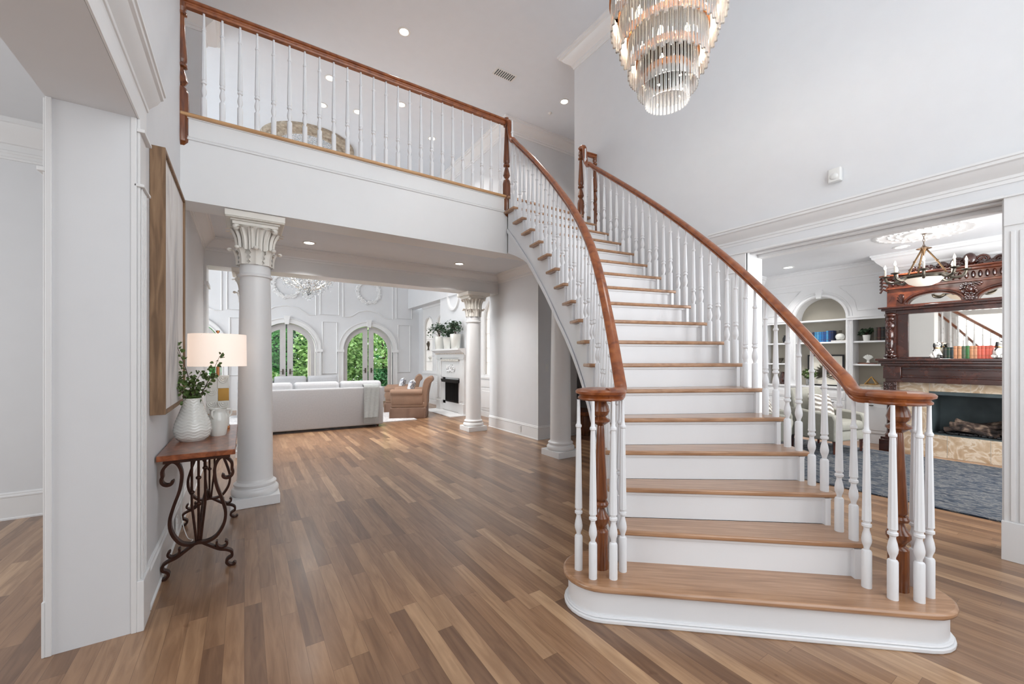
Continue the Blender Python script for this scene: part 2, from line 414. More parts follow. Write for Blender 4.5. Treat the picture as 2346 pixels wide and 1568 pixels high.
CROWN = [(0, 0), (.012, 0), (.018, .03), (.03, .035), (.034, .06), (.07, .09), (.105, .115), (.13, .15), (.155, .16), (.16, .185), (.175, .19), (.175, .21), (0, .21)]
def crown_prof(h, p):
    return [(a/.175*p, b/.21*h) for a, b in CROWN]
BASE = [(0, 0), (.026, 0), (.026, .012), (.018, .02), (.016, .19), (.02, .195), (.02, .205), (.012, .215), (.012, .225), (.004, .235), (0, .235)]
# ================================================================ SETTING
W = M['wall']; T = M['trim']
struct('floor', MB().box(-5, -2.0, -.1, 9.3, 13.6, 0), M['floor'], smooth=0)
ZC = 6.3
struct('ceiling', MB().box(-5, -2.0, ZC, 9.3, 13.6, ZC+.1), M['ceil'], smooth=0)
# left wall of the entry with the cased opening to the living room
mb = MB(); LX0, LX1 = -.78, -.46
mb.box(LX0, 2.8, 0, LX1, 4.48, ZC); mb.box(LX0, 4.48, 0, LX1, 7.3, 3.06); mb.box(LX0, -1.6, 2.63, LX1, 2.8, ZC); mb.box(LX0, -1.6, 0, LX1, -.6, 2.63)
mb.box(LX0, 4.48, 3.06, LX1, 4.62, ZC)
struct('wall_left', mb, W, smooth=0)
# casings of the living room opening
mb = MB()
mb.box(LX1, 2.8, .24, LX1+.012, 2.95, 2.63)
for i in range(4): mb.box(LX1+.012, 2.818+i*.032, .26, LX1+.019, 2.834+i*.032, 2.28)
mb.box(LX1-.01, 2.79, 2.28, LX1+.03, 2.97, 2.295); mb.box(LX1, 2.79, 0, LX1+.028, 2.97, .26)
mb.box(LX0-.012, 2.81, .24, LX0, 2.98, 2.63); mb.box(LX0-.03, 2.8, 2.28, LX0, 3.0, 2.3); mb.box(LX0-.012, 2.79, 0, LX0, 3.0, .26)
mb.box(LX0, 2.79, 0, LX0+.022, 2.8, 2.63); mb.box(LX1-.022, 2.79, 0, LX1, 2.8, 2.63)
mb.box(LX1, -.6, 2.63, LX1+.01, 2.98, 2.74); mb.box(LX1, 2.79, 2.56, LX1+.032, 2.98, 2.578)
struct('trim_1', mb, T, smooth=0, bevel=.003)
mb = MB(); mb.sweep(crown_prof(.145, .09), [(LX1, 3.0, 2.74), (LX1, -1.6, 2.74)][::-1]); struct('trim_2', mb, T, smooth=25)
for i, (pth) in enumerate([[(LX1, 3.0, 0), (LX1, 7.3, 0)], [(-5, 5.37, 0), (LX0, 5.37, 0)]]):
    struct(('baseboard_left', 'baseboard_living')[i], MB().sweep(BASE, pth), T, smooth=25)
# living room seen through that opening
struct('wall_living', MB().box(-5, 5.37, 0, LX0, 5.5, 3.45), W, smooth=0)
struct('wall_living_side', MB().box(-5.1, -1.7, 0, -5, 5.5, 3.45), W, smooth=0)
struct('wall_living_front', MB().box(-5.1, -1.8, 0, LX0, -1.6, 3.45), W, smooth=0)
struct('ceiling_living', MB().box(-5, -1.6, 3.45, LX0, 5.5, 3.5), M['wall'], smooth=0)
CR2 = [(0, 0), (.012, 0), (.015, .02), (.01, .025), (.01, .05), (.018, .055), (.018, .075), (.012, .08), (.012, .13), (.03, .135), (.036, .15), (.08, .2), (.11, .24), (.125, .275), (.14, .28), (.14, .32), (0, .32)]
struct('trim_3', MB().sweep(CR2, [(-5, 5.37, 3.13), (LX0, 5.37, 3.13)]), T, smooth=25)
# right wall with the cased opening to the library
RX = 4.45
mb = MB(); mb.box(RX, -1.6, 0, RX+.3, .5, ZC); mb.box(RX, .5, 2.525, RX+.3, 2.25, ZC); mb.box(RX, 2.25, 0, RX+.3, 4.1, ZC); mb.box(RX, 4.1, 3.06, RX+.3, 4.95, ZC)
struct('wall_right', mb, W, smooth=0)
mb = MB()
for (a, b) in ((.3, .5), (2.25, 2.47)):
    mb.box(RX-.02, a, .25, RX, b, 2.525)
    for i in range(4):
        y = a+.03+i*(b-a-.06)/3.6; mb.box(RX-.03, y, .28, RX-.02, y+.022, 2.28)
    mb.box(RX-.035, a-.01, 0, RX, b+.01, .27); mb.box(RX-.03, a, 2.32, RX, b, 2.525)
mb.box(RX-.045, .27, 2.515, RX, 2.5, 2.53)
mb.box(RX-.012, .5, 2.53, RX, 2.25, 2.545)
mb.box(RX+.05, .5, 2.505, RX+.1, 2.25, 2.525); mb.box(RX+.2, .5, 2.49, RX+.3, 2.25, 2.525)
mb.box(RX-.001, .5, 0, RX+.301, .51, 2.525); mb.box(RX-.001, 2.24, 0, RX+.301, 2.25, 2.525)
struct('trim_4', mb, T, smooth=0, bevel=.003)
struct('trim_5', MB().sweep(crown_prof(.17, .11), [(RX, 2.62, 2.62), (RX, -1.6, 2.62)]), T, smooth=25)
struct('baseboard_right', MB().sweep(BASE, [(RX, .29, 0), (RX, -1.6, 0)]), T, smooth=25)
struct('baseboard_stairs', MB().sweep(BASE, [(RX, 4.1, 0), (RX, 2.48, 0)]), T, smooth=25)
struct('trim_6', MB().sweep(crown_prof(.24, .2), [(RX+.3, 4.95, ZC-.24), (RX, 4.95, ZC-.24), (RX, -1.6, ZC-.24)]), T, smooth=25)
struct('trim_7', MB().sweep(crown_prof(.24, .2), [(LX1, -1.6, ZC-.24), (LX1, 4.62, ZC-.24), (LX0, 4.62, ZC-.24)]), T, smooth=25)
# front wall behind the camera with the door and window openings
mb = MB(); fy0, fy1 = -1.6, -1.5
mb.box(-.46, fy0, 5.6, RX, fy1, ZC); mb.box(-.46, fy0, 0, -.1, fy1, 5.6); mb.box(4.1, fy0, 0, RX, fy1, 5.6); mb.box(-.1, fy0, 0, 4.1, fy1, .85)
struct('wall_front', mb, W, smooth=0)
mb = MB()
for x in (-.1, 1.2, 2.72, 4.02): mb.box(x, fy0, .85, x+.08, fy1, 5.6)
for z in (.85, 2.6, 4.2, 5.52): mb.box(-.1, fy0, z, 4.1, fy1, z+.08)
struct('window_1', mb, T, smooth=0)
# balcony beam, gallery slab and the rear beam
YB = 4.48
mb = MB(); mb.box(LX1, YB, 2.765, 2.865, YB+.3, 3.475); mb.box(2.865, YB+.02, 2.79, RX, YB+.3, 3.49); mb.box(LX1, YB+.3, 3.06, RX+1.6, 7.3, 3.49)
mb.box(LX1, YB-.012, 3.475, 2.9, YB+.3, 3.483)
mb.sweep([(0, 0), (.012, .004), (.014, .012), (.006, .02), (.012, .028), (0, .036)], [(LX1, YB, 3.29), (2.865, YB, 3.29)])
struct('trim_8', mb, T, smooth=25)
struct('ceiling_gallery', MB().box(LX1, YB+.3, 3.05, RX+1.6, 7.3, 3.06), M['ceil'], smooth=0)
struct('floor_gallery', MB().box(LX1, YB+.05, 3.49, RX+1.6, 7.3, 3.5), M['floor'], smooth=0)
mb = MB(); mb.box(LX1, 6.95, 2.68, 4.9, 7.3, 3.06); struct('trim_9', mb, T, smooth=0)
CR3 = crown_prof(.18, .13)
mb = MB(); mb.sweep(CR3, [(LX1, YB+.3, 2.88), (LX1, 6.95, 2.88), (4.23, 6.95, 2.88), (4.23, 5.63, 2.88), (5.6, 5.63, 2.88)]); struct('trim_10', mb, T, smooth=25)
# pilaster where the left wall ends at the rear beam
mb = MB(); mb.box(LX1, 6.9, 0, LX1+.03, 7.32, 2.68); mb.box(LX1, 6.88, 0, LX1+.045, 7.34, .25); mb.box(LX1, 6.88, 2.4, LX1+.05, 7.34, 2.45); struct('trim_11', mb, T, smooth=0, bevel=.003)
# wall block right of the gallery columns
struct('wall_hall', MB().box(4.23, 5.63, 0, 5.12, 7.3, 3.06), W, smooth=0)
struct('baseboard_hall', MB().sweep(BASE, [(4.23, 7.3, 0), (4.23, 5.63, 0), (5.12, 5.63, 0)]), T, smooth=25)
mb = MB(); mb.box(5.6, 4.1, 0, 5.75, 7.3, 3.06); mb.box(4.75, 4.1, 0, 5.6, 4.2, 3.06); mb.box(5.12, 7.0, 0, 5.6, 7.3, 3.06); struct('wall_passage', mb, W, smooth=0)
# upper walls
mb = MB(); mb.box(4.57, 7.1, 3.06, 8.0, 7.3, ZC); mb.box(4.57, 7.3, 3.06, 4.87, 13.3, ZC); mb.box(7.9, 4.2, 3.5, 8.0, 7.1, ZC); mb.box(RX+.3, 4.2, 3.06, 8.0, 4.3, ZC)
mb.box(RX+.3, 4.2, 3.06, 8, 7.1, 3.49)
struct('wall_upper_right', mb, W, smooth=0)
struct('trim_12', MB().sweep(crown_prof(.24, .2), [(4.57, 13.3, ZC-.24), (4.57, 7.1, ZC-.24), (8, 7.1, ZC-.24)]), T, smooth=25)
mb = MB(); mb.box(-5, 7.3, 3.06, -.5, 7.65, ZC); mb.box(-5, 4.62, 3.54, -4.9, 7.3, ZC); mb.box(-5, 4.5, 3.54, LX0, 4.62, ZC); mb.box(-5, 4.48, 3.51, LX0, 7.4, 3.54)
struct('wall_upper_left', mb, W, smooth=0)
struct('trim_13', MB().sweep(crown_prof(.24, .2), [(-5, 7.3, ZC-.24), (-.5, 7.3, ZC-.24), (-.5, 7.65, ZC-.24), (-3.0, 7.65, ZC-.24)]), T, smooth=25)
# great room shell
def arch_wall(mb, Y0, Y1, x0, x1, z0, z1, ops):
    xs = [x0]
    for (c, r, zs, zb) in ops: xs += [c-r*cos(pi*i/20) for i in range(21)]
    xs.append(x1)
    def bot(x, side):
        for (c, r, zs, zb) in ops:
            if c-r-1e-6 <= x <= c+r+1e-6: return zs+math.sqrt(max(0, r*r-(x-c)**2))
        return z0
    for a, b in zip(xs[:-1], xs[1:]):
        mid = (a+b)/2; inside = any(c-r < mid < c+r for (c, r, zs, zb) in ops)
        ba, bb = (bot(a, 1), bot(b, 1)) if inside else (z0, z0)
        mb.ext([(a, ba), (b, bb), (b, z1), (a, z1)], 'y', Y0, Y1)
YF = 13.3; ARX = (-1.27, 1.01, 3.29)
ops = [(x, .76, 1.66, 0) for x in ARX]
mb = MB(); arch_wall(mb, YF, YF+.2, -4.2, 5.2, 0, ZC, ops); struct('wall_far', mb, W, smooth=0)
mb = MB(); mb.box(4.95, 7.3, 0, 5.2, YF, 3.06); struct('wall_great_right', mb, W, smooth=0)
mb = MB(); mb.box(-4.3, 7.3, 0, -4.2, YF, ZC); mb.box(-4.3, 7.3, 0, LX0, 7.45, 3.06); struct('wall_great_left', mb, W, smooth=0)
for nm_, X_, ya, yb, za, zb in (('added_window_3', -5.0, .4, 4.0, .6, 3.2), ('added_window_4', -4.2, 7.9, 12.5, .7, 4.1)):  # unseen window frames added behind the fill lamps, the walls stay solid
    mb = MB()
    for k in range(4): y = ya+(yb-ya)*k/3; mb.box(X_, y-.05, za-.05, X_+.05, y+.05, zb+.05)
    for z in (za, (za+zb)/2, zb): mb.box(X_, ya-.05, z-.05, X_+.05, yb+.05, z+.05)
    struct(nm_, mb, T, smooth=0)
def arc(cx, cz, r, a0, a1, n, y):
    return [(cx+r*cos(R(a0+(a1-a0)*i/n)), y, cz+r*sin(R(a0+(a1-a0)*i/n))) for i in range(n+1)]
def vsweep(mb, path, wd, y0, y1):
    """casing: band of width wd outside an XZ path, between two Y planes"""
    n = len(path); vs = []
    for i, p in enumerate(path):
        a = path[max(0, i-1)]; b = path[min(n-1, i+1)]; dx, dz = b[0]-a[0], b[2]-a[2]; L = math.hypot(dx, dz)
        nx, nz = dz/L*wd, -dx/L*wd
        vs += [(p[0], y0, p[2]), (p[0]+nx, y0, p[2]+nz), (p[0]+nx, y1, p[2]+nz), (p[0], y1, p[2])]
    fs = [(3, 2, 1, 0), tuple(range(n*4-4, n*4))]
    for i in range(n-1):
        for k in range(4):
            k2 = (k+1) % 4; fs.append((i*4+k, i*4+k2, i*4+4+k2, i*4+4+k))
    mb.add(vs, fs)
for i, x in enumerate(ARX):
    mb = MB()
    pth = [(x+.76, 0, 0), (x+.76, 0, 1.0)]+arc(x, 1.66, .76, 0, 180, 24, 0)+[(x-.76, 0, 1.0), (x-.76, 0, 0)]
    vsweep(mb, pth, .12, YF-.04, YF+.02); vsweep(mb, [(p[0], 0, p[2]) for p in pth], .03, YF-.06, YF)
    vsweep(mb, [(x+(p[0]-x)*1.16, 0, p[2] if p[2] < 1.66 else 1.66+(p[2]-1.66)*1.16) for p in pth], .02, YF-.06, YF)
    for s in (-1, 1): mb.box(x+s*.84-.1, YF-.07, 1.6, x+s*.84+.1, YF, 1.68)
    mb.ext([(x-.05, 2.38), (x+.05, 2.38), (x+.075, 2.62), (x-.075, 2.62)], 'y', YF-.09, YF)
    dr = struct('door_%d' % (i+1), mb, T, smooth=25)
    for s in (-1, 1):
        mb = MB()
        # leaf: stiles, bottom rail and arched head
        a = [(x+s*(.03), 0)]
        outer = [(x+s*.02, .02), (x+s*.74, .02), (x+s*.74, 1.66)]+[(x+s*.74*cos(R(t)), 1.66+.74*sin(R(t))) for t in range(6, 86, 5)]+[(x+s*.02, 2.4)]
        inner = [(x+s*.165, .5), (x+s*.63, .5), (x+s*.63, 1.62)]+[(x+s*.63*cos(R(t)), 1.62+.63*sin(R(t))) for t in range(6, 76, 5)]
        inner += [(x+s*.165, 1.62+math.sqrt(.63**2-.165**2))]
        while len(inner) < len(outer): inner.append((inner[-1][0], inner[-1][1]))
        n = len(outer); vs = [(p[0], YF+.05, p[1]) for p in outer]+[(p[0], YF+.05, p[1]) for p in inner]+[(p[0], YF+.1, p[1]) for p in outer]+[(p[0], YF+.1, p[1]) for p in inner]
        fs = []
        for k in range(n):
            j = (k+1) % n
            fs += [(k, j, n+j, n+k), (2*n+k, 2*n+j, 3*n+j, 3*n+k), (k, j, 2*n+j, 2*n+k), (n+k, n+j, 3*n+j, 3*n+k)]
        mb.add(vs, fs); leaf = mb.build('door_leaf', M['capbeige'], dr, smooth=0)
        MB().add([(p[0], YF+.075, p[1]) for p in inner[:n-1]], [tuple(range(n-1))]).build('pane', M['pane'], leaf, smooth=0)
        mb = MB(); mb.box(x+s*.09-.02, YF+.03, .95, x+s*.09+.02, YF+.05, 1.1); mb.tube([(x+s*.09, YF+.04, 1.03), (x+s*.09, YF, 1.03), (x+s*.16, YF, 1.03)], .009, 6)
        mb.build('door_handle', M['bronze'], leaf)
# raised panel mouldings on the far wall
def mold(pts, closed=True, r=.018):
    mb = MB(); mb.tube([(p[0], YF-.008, p[1]) for p in pts], r, 6, closed=closed); return mb
ti = 14
for a in (-2.41, -.13, 2.15, 4.43):
    for (z0, z1) in ((.95, 2.5), (2.72, 4.6)):
        hw = .2 if z0 < 2 else .26
        struct('trim_%d' % ti, mold([(a-hw, z0), (a+hw, z0), (a+hw, z1), (a-hw, z1)]), T, smooth=40); ti += 1
for x in ARX:
    bt = [(x-.76, 2.68), (x-.6, 2.68), (x-.5, 2.72), (x-.3, 2.86), (x, 2.92), (x+.3, 2.86), (x+.5, 2.72), (x+.6, 2.68), (x+.76, 2.68), (x+.76, 4.7), (x-.76, 4.7)]
    struct('trim_%d' % ti, mold(bt), T, smooth=40); ti += 1
for x, lb in zip(ARX, ('leftmost plaster wreath on the far wall, behind the large column', 'plaster wreath on the far wall, behind the crystal chandelier', 'plaster wreath with ribbon bow on the far wall above the right arched door')):
    mb = MB(); rg = random.Random(3)
    for i in range(56):
        a = 2*pi*i/56
        for k in range(2):
            rr = .33+rg.uniform(-.05, .05); mb.ball((x+rr*cos(a), YF-.02, 3.5+rr*1.02*sin(a)), (.036, .03, .03), 6, 4)
    mb.tube([(x+.33*cos(2*pi*i/40), YF, 3.5+.34*sin(2*pi*i/40)) for i in range(40)], .045, 6, closed=True)
    for s in (-1, 1): mb.tube([(x, YF-.04, 3.82), (x+s*.1, YF-.05, 3.9), (x+s*.17, YF-.04, 3.84), (x+s*.06, YF-.05, 3.8), (x, YF-.04, 3.82), (x+s*.1, YF-.03, 3.74), (x+s*.22, YF-.03, 3.72)], .016, 6)
    tag(mb.build('wall_wreath', T), lb, 'wreath', 'plaster wreaths on the great room walls')
# library shell
LY = 4.1; LC = 3.0
mb = MB(); mb.box(RX+.3, LY-.0, 0, 9.1, LY+.1, LC); struct('wall_library_far', mb, W, smooth=0)
mb = MB(); mb.box(9.0, -1.6, 0, 9.1, LY, LC); struct('wall_library_right', mb, W, smooth=0)
mb = MB(); mb.box(RX+.3, -1.6, 0, 5.4, -1.5, LC); mb.box(8.2, -1.6, 0, 9.1, -1.5, LC); mb.box(5.4, -1.6, 0, 8.2, -1.5, .5); mb.box(5.4, -1.6, 2.75, 8.2, -1.5, LC); struct('wall_library_front', mb, W, smooth=0)
mb = MB()
for x in (5.4, 6.3, 7.22, 8.14): mb.box(x, -1.6, .5, x+.06, -1.5, 2.75)
struct('window_2', mb, T, smooth=0)
struct('ceiling_library', MB().box(RX+.3, -1.6, LC, 9.1, LY+.1, LC+.1), M['wall'], smooth=0)
struct('trim_60', MB().sweep(crown_prof(.26, .16), [(RX+.3, -1.5, LC-.26), (RX+.3, LY, LC-.26), (8.7, LY, LC-.26), (8.7, 2.14, LC-.26)]), T, smooth=25)
# ================================================================ STAIRCASE
rs = .1944
CR = (-1.38, 4.4); RR = 5.54
ANG = {2: 41, 3: 38.2, 4: 35, 5: 31.3, 6: 27.3, 7: 23.5, 8: 20.2, 9: 17.5, 10: 15.3, 11: 13.5, 12: 12, 13: 10.2, 14: 8.4, 15: 6.6, 16: 4.9, 17: 3.2, 18: 1.5}
def interp(n):
    a = int(math.floor(n)); a = max(2, min(17, a)); t = n-a; return ANG[a]*(1-t)+ANG[a+1]*t
def PR(n, inset=0):
    a = R(2.4+(17-n)*2.54); p = Vector((CR[0]+RR*cos(a), CR[1]-RR*sin(a))); g = R(interp(n)); return p+Vector((-cos(g), sin(g)))*inset
def PL(n, inset=0):
    g = R(interp(n)); return PR(n)+Vector((-cos(g), sin(g)))*(1.33-inset)
st = thing('staircase', 'curved white staircase with oak treads, turned white balusters and stained wood handrails', 'staircase', (2.3, 1.1, 0))
NL = Vector((1.72, 1.69)); NR = Vector((2.86, .677))
def stadium(r, n=14):
    u = (NR-NL).normalized(); a0 = math.atan2(u.y, u.x); p = []
    for i in range(n+1):
        a = a0-pi/2+pi*i/n; p.append((NR.x+r*cos(a), NR.y+r*sin(a)))
    for i in range(n+1):
        a = a0+pi/2+pi*i/n; p.append((NL.x+r*cos(a), NL.y+r*sin(a)))
    return p
MB().prism(stadium(.215), rs-.034, rs).build('tread', M['tread'], st, bevel=.012, world=True)
MB().prism(stadium(.185), 0, rs-.034).build('riser', M['stairw'], st, world=True)
mb = MB(); mb.prism(stadium(.208), 0, .022); mb.prism(stadium(.2), .022, .032); mb.build('base_moulding', M['stairw'], st, world=True, bevel=.006)
def dirw(n): g = R(interp(n)); return Vector((cos(g), -sin(g)))        # left to right along the nosing
def fwd(n): g = R(interp(n)); return Vector((sin(g), cos(g)))          # direction of climb
for n in range(2, 18):
    z = n*rs; d = dirw(n); f = fwd(n); ov = .025
    fl, fr = PL(n)-d*ov-f*0, PR(n)+d*ov
    bl, br = PL(n+1)-dirw(n+1)*ov+fwd(n+1)*.03, PR(n+1)+dirw(n+1)*ov+fwd(n+1)*.03
    if n == 17: bl.y = br.y = 4.48
    MB().prism([tuple(fl), tuple(fr), tuple(br), tuple(bl)], z-.03, z).build('tread', M['tread'], st, world=True, bevel=.009)
    a, b = PL(n)+f*.03+d*.01, PR(n)+f*.03-d*.01
    mb = MB(); mb.prism([tuple(a), tuple(b), tuple(b+f*.02), tuple(a+f*.02)], z-rs if n > 2 else rs, z-.03)
    mb.prism([tuple(a-f*.012), tuple(b-f*.012), tuple(b), tuple(a)], z-.045, z-.03)
    mb.build('riser', M['stairw'], st, world=True)
mb = MB(); mb.box(2.87, 4.44, 3.305, 4.2, 4.47, 3.47); mb.build('riser', M['stairw'], st, world=True)
MB().box(2.84, 4.41, 3.47, 4.3, 4.75, 3.5).build('tread', M['tread'], st, world=True, bevel=.009)
# stringers and soffit
def drop(n): return .58 if n < 12 else .58-.11*(n-12)/6
def drop2(n): return drop(n) if n < 15.6 else .52+.215*((n-15.6)/2.4)**1.3
def stringer(P, sgn):
    mb = MB(); vs = []; fs = []; st_ = []
    k = 2.0
    pts = []
    while k <= 18.001: pts.append(k); k += .125
    for q in pts:
        nb = min(17, int(math.floor(q+1e-6))); p = P(q, .025); d = dirw(q)*(.03*sgn); zt = nb*rs-.032
        if q >= 17.99: zt = 3.46
        zb = max(0, q*rs-drop2(q)); st_.append((p, d, zt, zb))
    for i in range(len(st_)-1):
        p, d, zt, zb = st_[i]; p2, d2, z2, zb2 = st_[i+1]; b = len(vs)
        vs += [(p.x, p.y, zb), (p2.x, p2.y, zb2), (p2.x, p2.y, zt), (p.x, p.y, zt), (p.x+d.x, p.y+d.y, zb), (p2.x+d2.x, p2.y+d2.y, zb2), (p2.x+d2.x, p2.y+d2.y, zt), (p.x+d.x, p.y+d.y, zt)]
        fs += [tuple(b+j for j in f) for f in [(0, 3, 2, 1), (4, 5, 6, 7), (0, 1, 5, 4), (1, 2, 6, 5), (2, 3, 7, 6), (3, 0, 4, 7)]]
    mb.add(vs, fs)
    return mb
stringer(PL, 1).build('stringer', M['stairw'], st, world=True, smooth=0)
stringer(PR, -1).build('stringer', M['stairw'], st, world=True, smooth=0)
mb = MB(); pth = [(PL(q, .02).x, PL(q, .02).y, q*rs-drop(q)) for q in [3+i*.2 for i in range(76)] if q*rs-drop(q) > .005]
mb.sweep([(-.012, 0), (.012, 0), (.012, .03), (-.004, .03), (-.004, .055), (-.012, .055)], pth); mb.build('stringer_bead', M['stairw'], st, world=True)
mb = MB(); vs = []; fs = []; pts = [3+i*.2 for i in range(76)]
for q in pts:
    zb = max(.0, q*rs-drop2(q))
    for P, i_ in ((PL, .03), (PR, .03)):
        p = P(q, i_); vs += [(p.x, p.y, zb+.004), (p.x, p.y, zb+.03)]
for i in range(len(pts)-1):
    b = i*4; fs += [(b, b+2, b+6, b+4), (b+1, b+5, b+7, b+3), (b, b+4, b+5, b+1), (b+2, b+3, b+7, b+6)]
mb.add(vs, fs); mb.build('soffit', M['stairw'], st, world=True)
# balusters
def bal_mesh(L, block=.2):
    pin = L-.15
    prof = [(.0225, 0), (.0225, block-.012), (.019, block-.004), (.012, block), (.013, block+.012), (.021, block+.035), (.0225, block+.052), (.019, block+.078), (.0125, block+.105), (.0135, block+.116), (.0215, block+.122), (.0215, block+.134), (.016, block+.138), (.0165, block+.146),
            (.021, block+.152), (.0205, block+.17), (.0135, pin-.03), (.0125, pin-.012), (.0175, pin-.006), (.0175, pin+.004), (.012, pin+.012), (.0105, pin+.03), (.009, L)]
    mb = MB(); mb.lathe(prof, seg=16, fl=(15, 16, .84)); return mb
BM = {}
def baluster(parent, x, y, z, L, loc0):
    k = round(L, 3)
    if k not in BM:
        o = bal_mesh(L).build('baluster', M['stairw'], parent, smooth=30); BM[k] = o
    else:
        o = BM[k].copy(); C.objects.link(o); o.parent = parent
    o.location = (x-loc0[0], y-loc0[1], z-loc0[2]); return o
L0 = (2.3, 1.1, 0)
RU = .75
for P in (PL, PR):
    for n in range(2, 18):
        for s in (.2, .68):
            q = n+s; p = P(q, .03)
            if n == 17 and s > .5: p = Vector((p.x, 4.36))
            zt = q*rs+RU
            if n >= 17: zt = q*rs+RU+(.02 if s < .5 else .25)
            if n == 2 and s < .5: zt = 1.166
            zt = max(zt, 1.166)
            baluster(st, p.x, p.y, n*rs, zt+.004-n*rs, L0)
for (x, y) in ((1.60, 1.745), (1.6, 1.63), (1.69, 1.565), (1.795, 1.592), (1.83, 1.7), (2.745, .775), (2.72, .665), (2.80, .585), (2.90, .57), (2.97, .64)):
    baluster(st, x, y, rs, 1.166-rs, L0)
# newels
NP = [(.036, 0), (.036, .215), (.03, .225), (.022, .232), (.03, .25), (.042, .275), (.042, .295), (.03, .32), (.022, .345), (.022, .352), (.038, .358), (.042, .372), (.036, .385), (.026, .39), (.034, .4), (.036, .41), (.02, .80), (.018, .82), (.03, .828), (.044, .845), (.044, .855), (.03, .865), (.024, .872), (.036, .885), (.042, .905), (.036, .935), (.026, .965), (.024, .98)]
for c in (NL, NR):
    mb = MB(); mb.lathe([(r*(1.22 if z < .3 or z > .83 else 1.1-.15*(z-.3)), z) for r, z in NP], (c.x, c.y, rs), 16); mb.build('newel_post', M['railv'], st, world=True, smooth=30)
def top_newel(x, y, zb, zblock, zt, w_=.04):
    mb = MB(); mb.lathe([(w_*.7, zb), (w_*1.25, zb+.03), (w_*1.3, zb+.05), (w_*1.3, zblock-.04), (w_*1.1, zblock), (w_*.6, zblock+.03), (w_*.9, zblock+.05), (w_*1.15, zblock+.07), (w_*.95, zblock+.11), (w_*.55, zblock+.17), (w_*.55, zblock+.18), (w_*1.05, zblock+.19), (w_*1.05, zblock+.21), (w_*.7, zblock+.22), (w_*1.0, zblock+.24), (w_*1.05, zblock+.26), (w_*.6, zt-.14), (w_*.55, zt-.12), (w_*1.0, zt-.11), (w_*1.0, zt-.09), (w_*.6, zt-.08), (w_*.95, zt-.05), (w_*.8, zt)], (x, y, 0), 16)
    return mb
top_newel(4.17, 4.5, 3.49, 3.74, 4.46).build('newel_post', M['railv'], st, world=True, smooth=30)
top_newel(4.405, 4.45, 3.30, 3.72, 4.42, .034).build('newel_post', M['railv'], st, world=True, smooth=30)
# handrails with volutes and goosenecks
HR = [(-.02, 0), (.02, 0), (.026, .008), (.026, .016), (.02, .022), (.022, .03), (.033, .036), (.034, .048), (.026, .058), (.012, .065), (-.012, .065), (-.026, .058), (-.034, .048), (-.033, .036), (-.022, .03), (-.02, .022), (-.026, .016), (-.026, .008)]
ZV = 1.163
def rail(P, top, vol, side):
    pts = []
    # level turn onto the volute
    a = P(2.1, .03)
    u = (vol-a); tn = Vector((-u.y, u.x)).normalized()*side
    e = vol+tn*.098
    pts = [(e.x-u.normalized().x*-.03, e.y-u.normalized().y*-.03, ZV), (e.x, e.y, ZV), ((e.x*.5+a.x*.5), (e.y*.5+a.y*.5), ZV), (a.x, a.y, ZV+.004)]
    q = 2.45
    while q <= 17.0:
        p = P(q, .03); z = q*rs+RU; pts.append((p.x, p.y, z+ (.012 if q < 2.6 else 0))); q += .5
    p = P(17.4, .03); pts.append((p.x, p.y, 17.4*rs+RU+.01))
    pts = [tuple(v) for v in crom(pts, 4)]
    return pts
for P, top, vol, side, zt in ((PL, Vector((2.865, 4.46)), NL, 1, 4.42), (PR, Vector((4.17, 4.46)), NR, -1, 4.46)):
    pts = rail(P, top, vol, side); mb = MB(); mb.sweep([(u*1.05, v*1.12) for u, v in HR], pts)
    e = pts[-1]; g = [(e[0], e[1], e[2]+.03), (e[0]+(top.x-e[0])*.35, e[1]+(top.y-e[1])*.35, e[2]+.06), (e[0]+(top.x-e[0])*.6, e[1]+(top.y-e[1])*.6, e[2]+.14), (e[0]+(top.x-e[0])*.72, e[1]+(top.y-e[1])*.72, zt-.06), (e[0]+(top.x-e[0])*.8, e[1]+(top.y-e[1])*.8, zt+.03), (top.x, top.y+.02, zt+.06), (top.x, top.y+.06, zt+.045)]
    mb.tube([tuple(v) for v in crom(g, 4)], .034, 10)
    disc = [(.0, 0), (.118, 0), (.13, .008), (.13, .016), (.12, .024), (.124, .03), (.142, .038), (.144, .05), (.134, .06), (.1, .066), (.0, .07)]
    mb.lathe(disc, (vol.x, vol.y, ZV), 40)
    mb.build('handrail', M['rail'], st, world=True, smooth=40)
mb = MB(); mb.sweep(HR, [(4.17, 4.52, 4.44), (4.44, 4.46, 4.42)]); mb.build('handrail', M['rail'], st, world=True)
baluster(st, 4.28, 4.49, 3.5, .93, L0)
# ---------------------------------------------------------------- balcony railing
bl = thing('balcony_railing', 'upstairs balcony railing with white balusters and dark stained rail above the columns', 'railing', (1.2, 4.52, 3.49))
B0 = (1.2, 4.52, 3.49)
mb = MB(); mb.sweep([(u*1.1, v*1.25) for u, v in HR], [(-.46, 4.52, 4.452), (2.865, 4.5, 4.445)]); mb.v = [(v[0], v[1], v[2]) for v in mb.v]; mb.build('handrail', M['rail'], bl, world=True)
mb = MB(); mb.box(-.46, 4.44, 3.483, 2.83, 4.62, 3.512); mb.build('nosing', M['nosing'], bl, world=True, bevel=.009)
for i in range(24):
    x = -.30+i*(2.775+.30)/23; baluster(bl, x, 4.52, 3.512, 4.455-3.512, B0)
top_newel(2.865, 4.5, 3.25, 3.72, 4.54).build('newel_post', M['railv'], bl, world=True, smooth=30)
top_newel(-.455, 4.5, 3.235, 3.72, 4.47, .042).build('newel_post', M['railv'], bl, world=True, smooth=30)

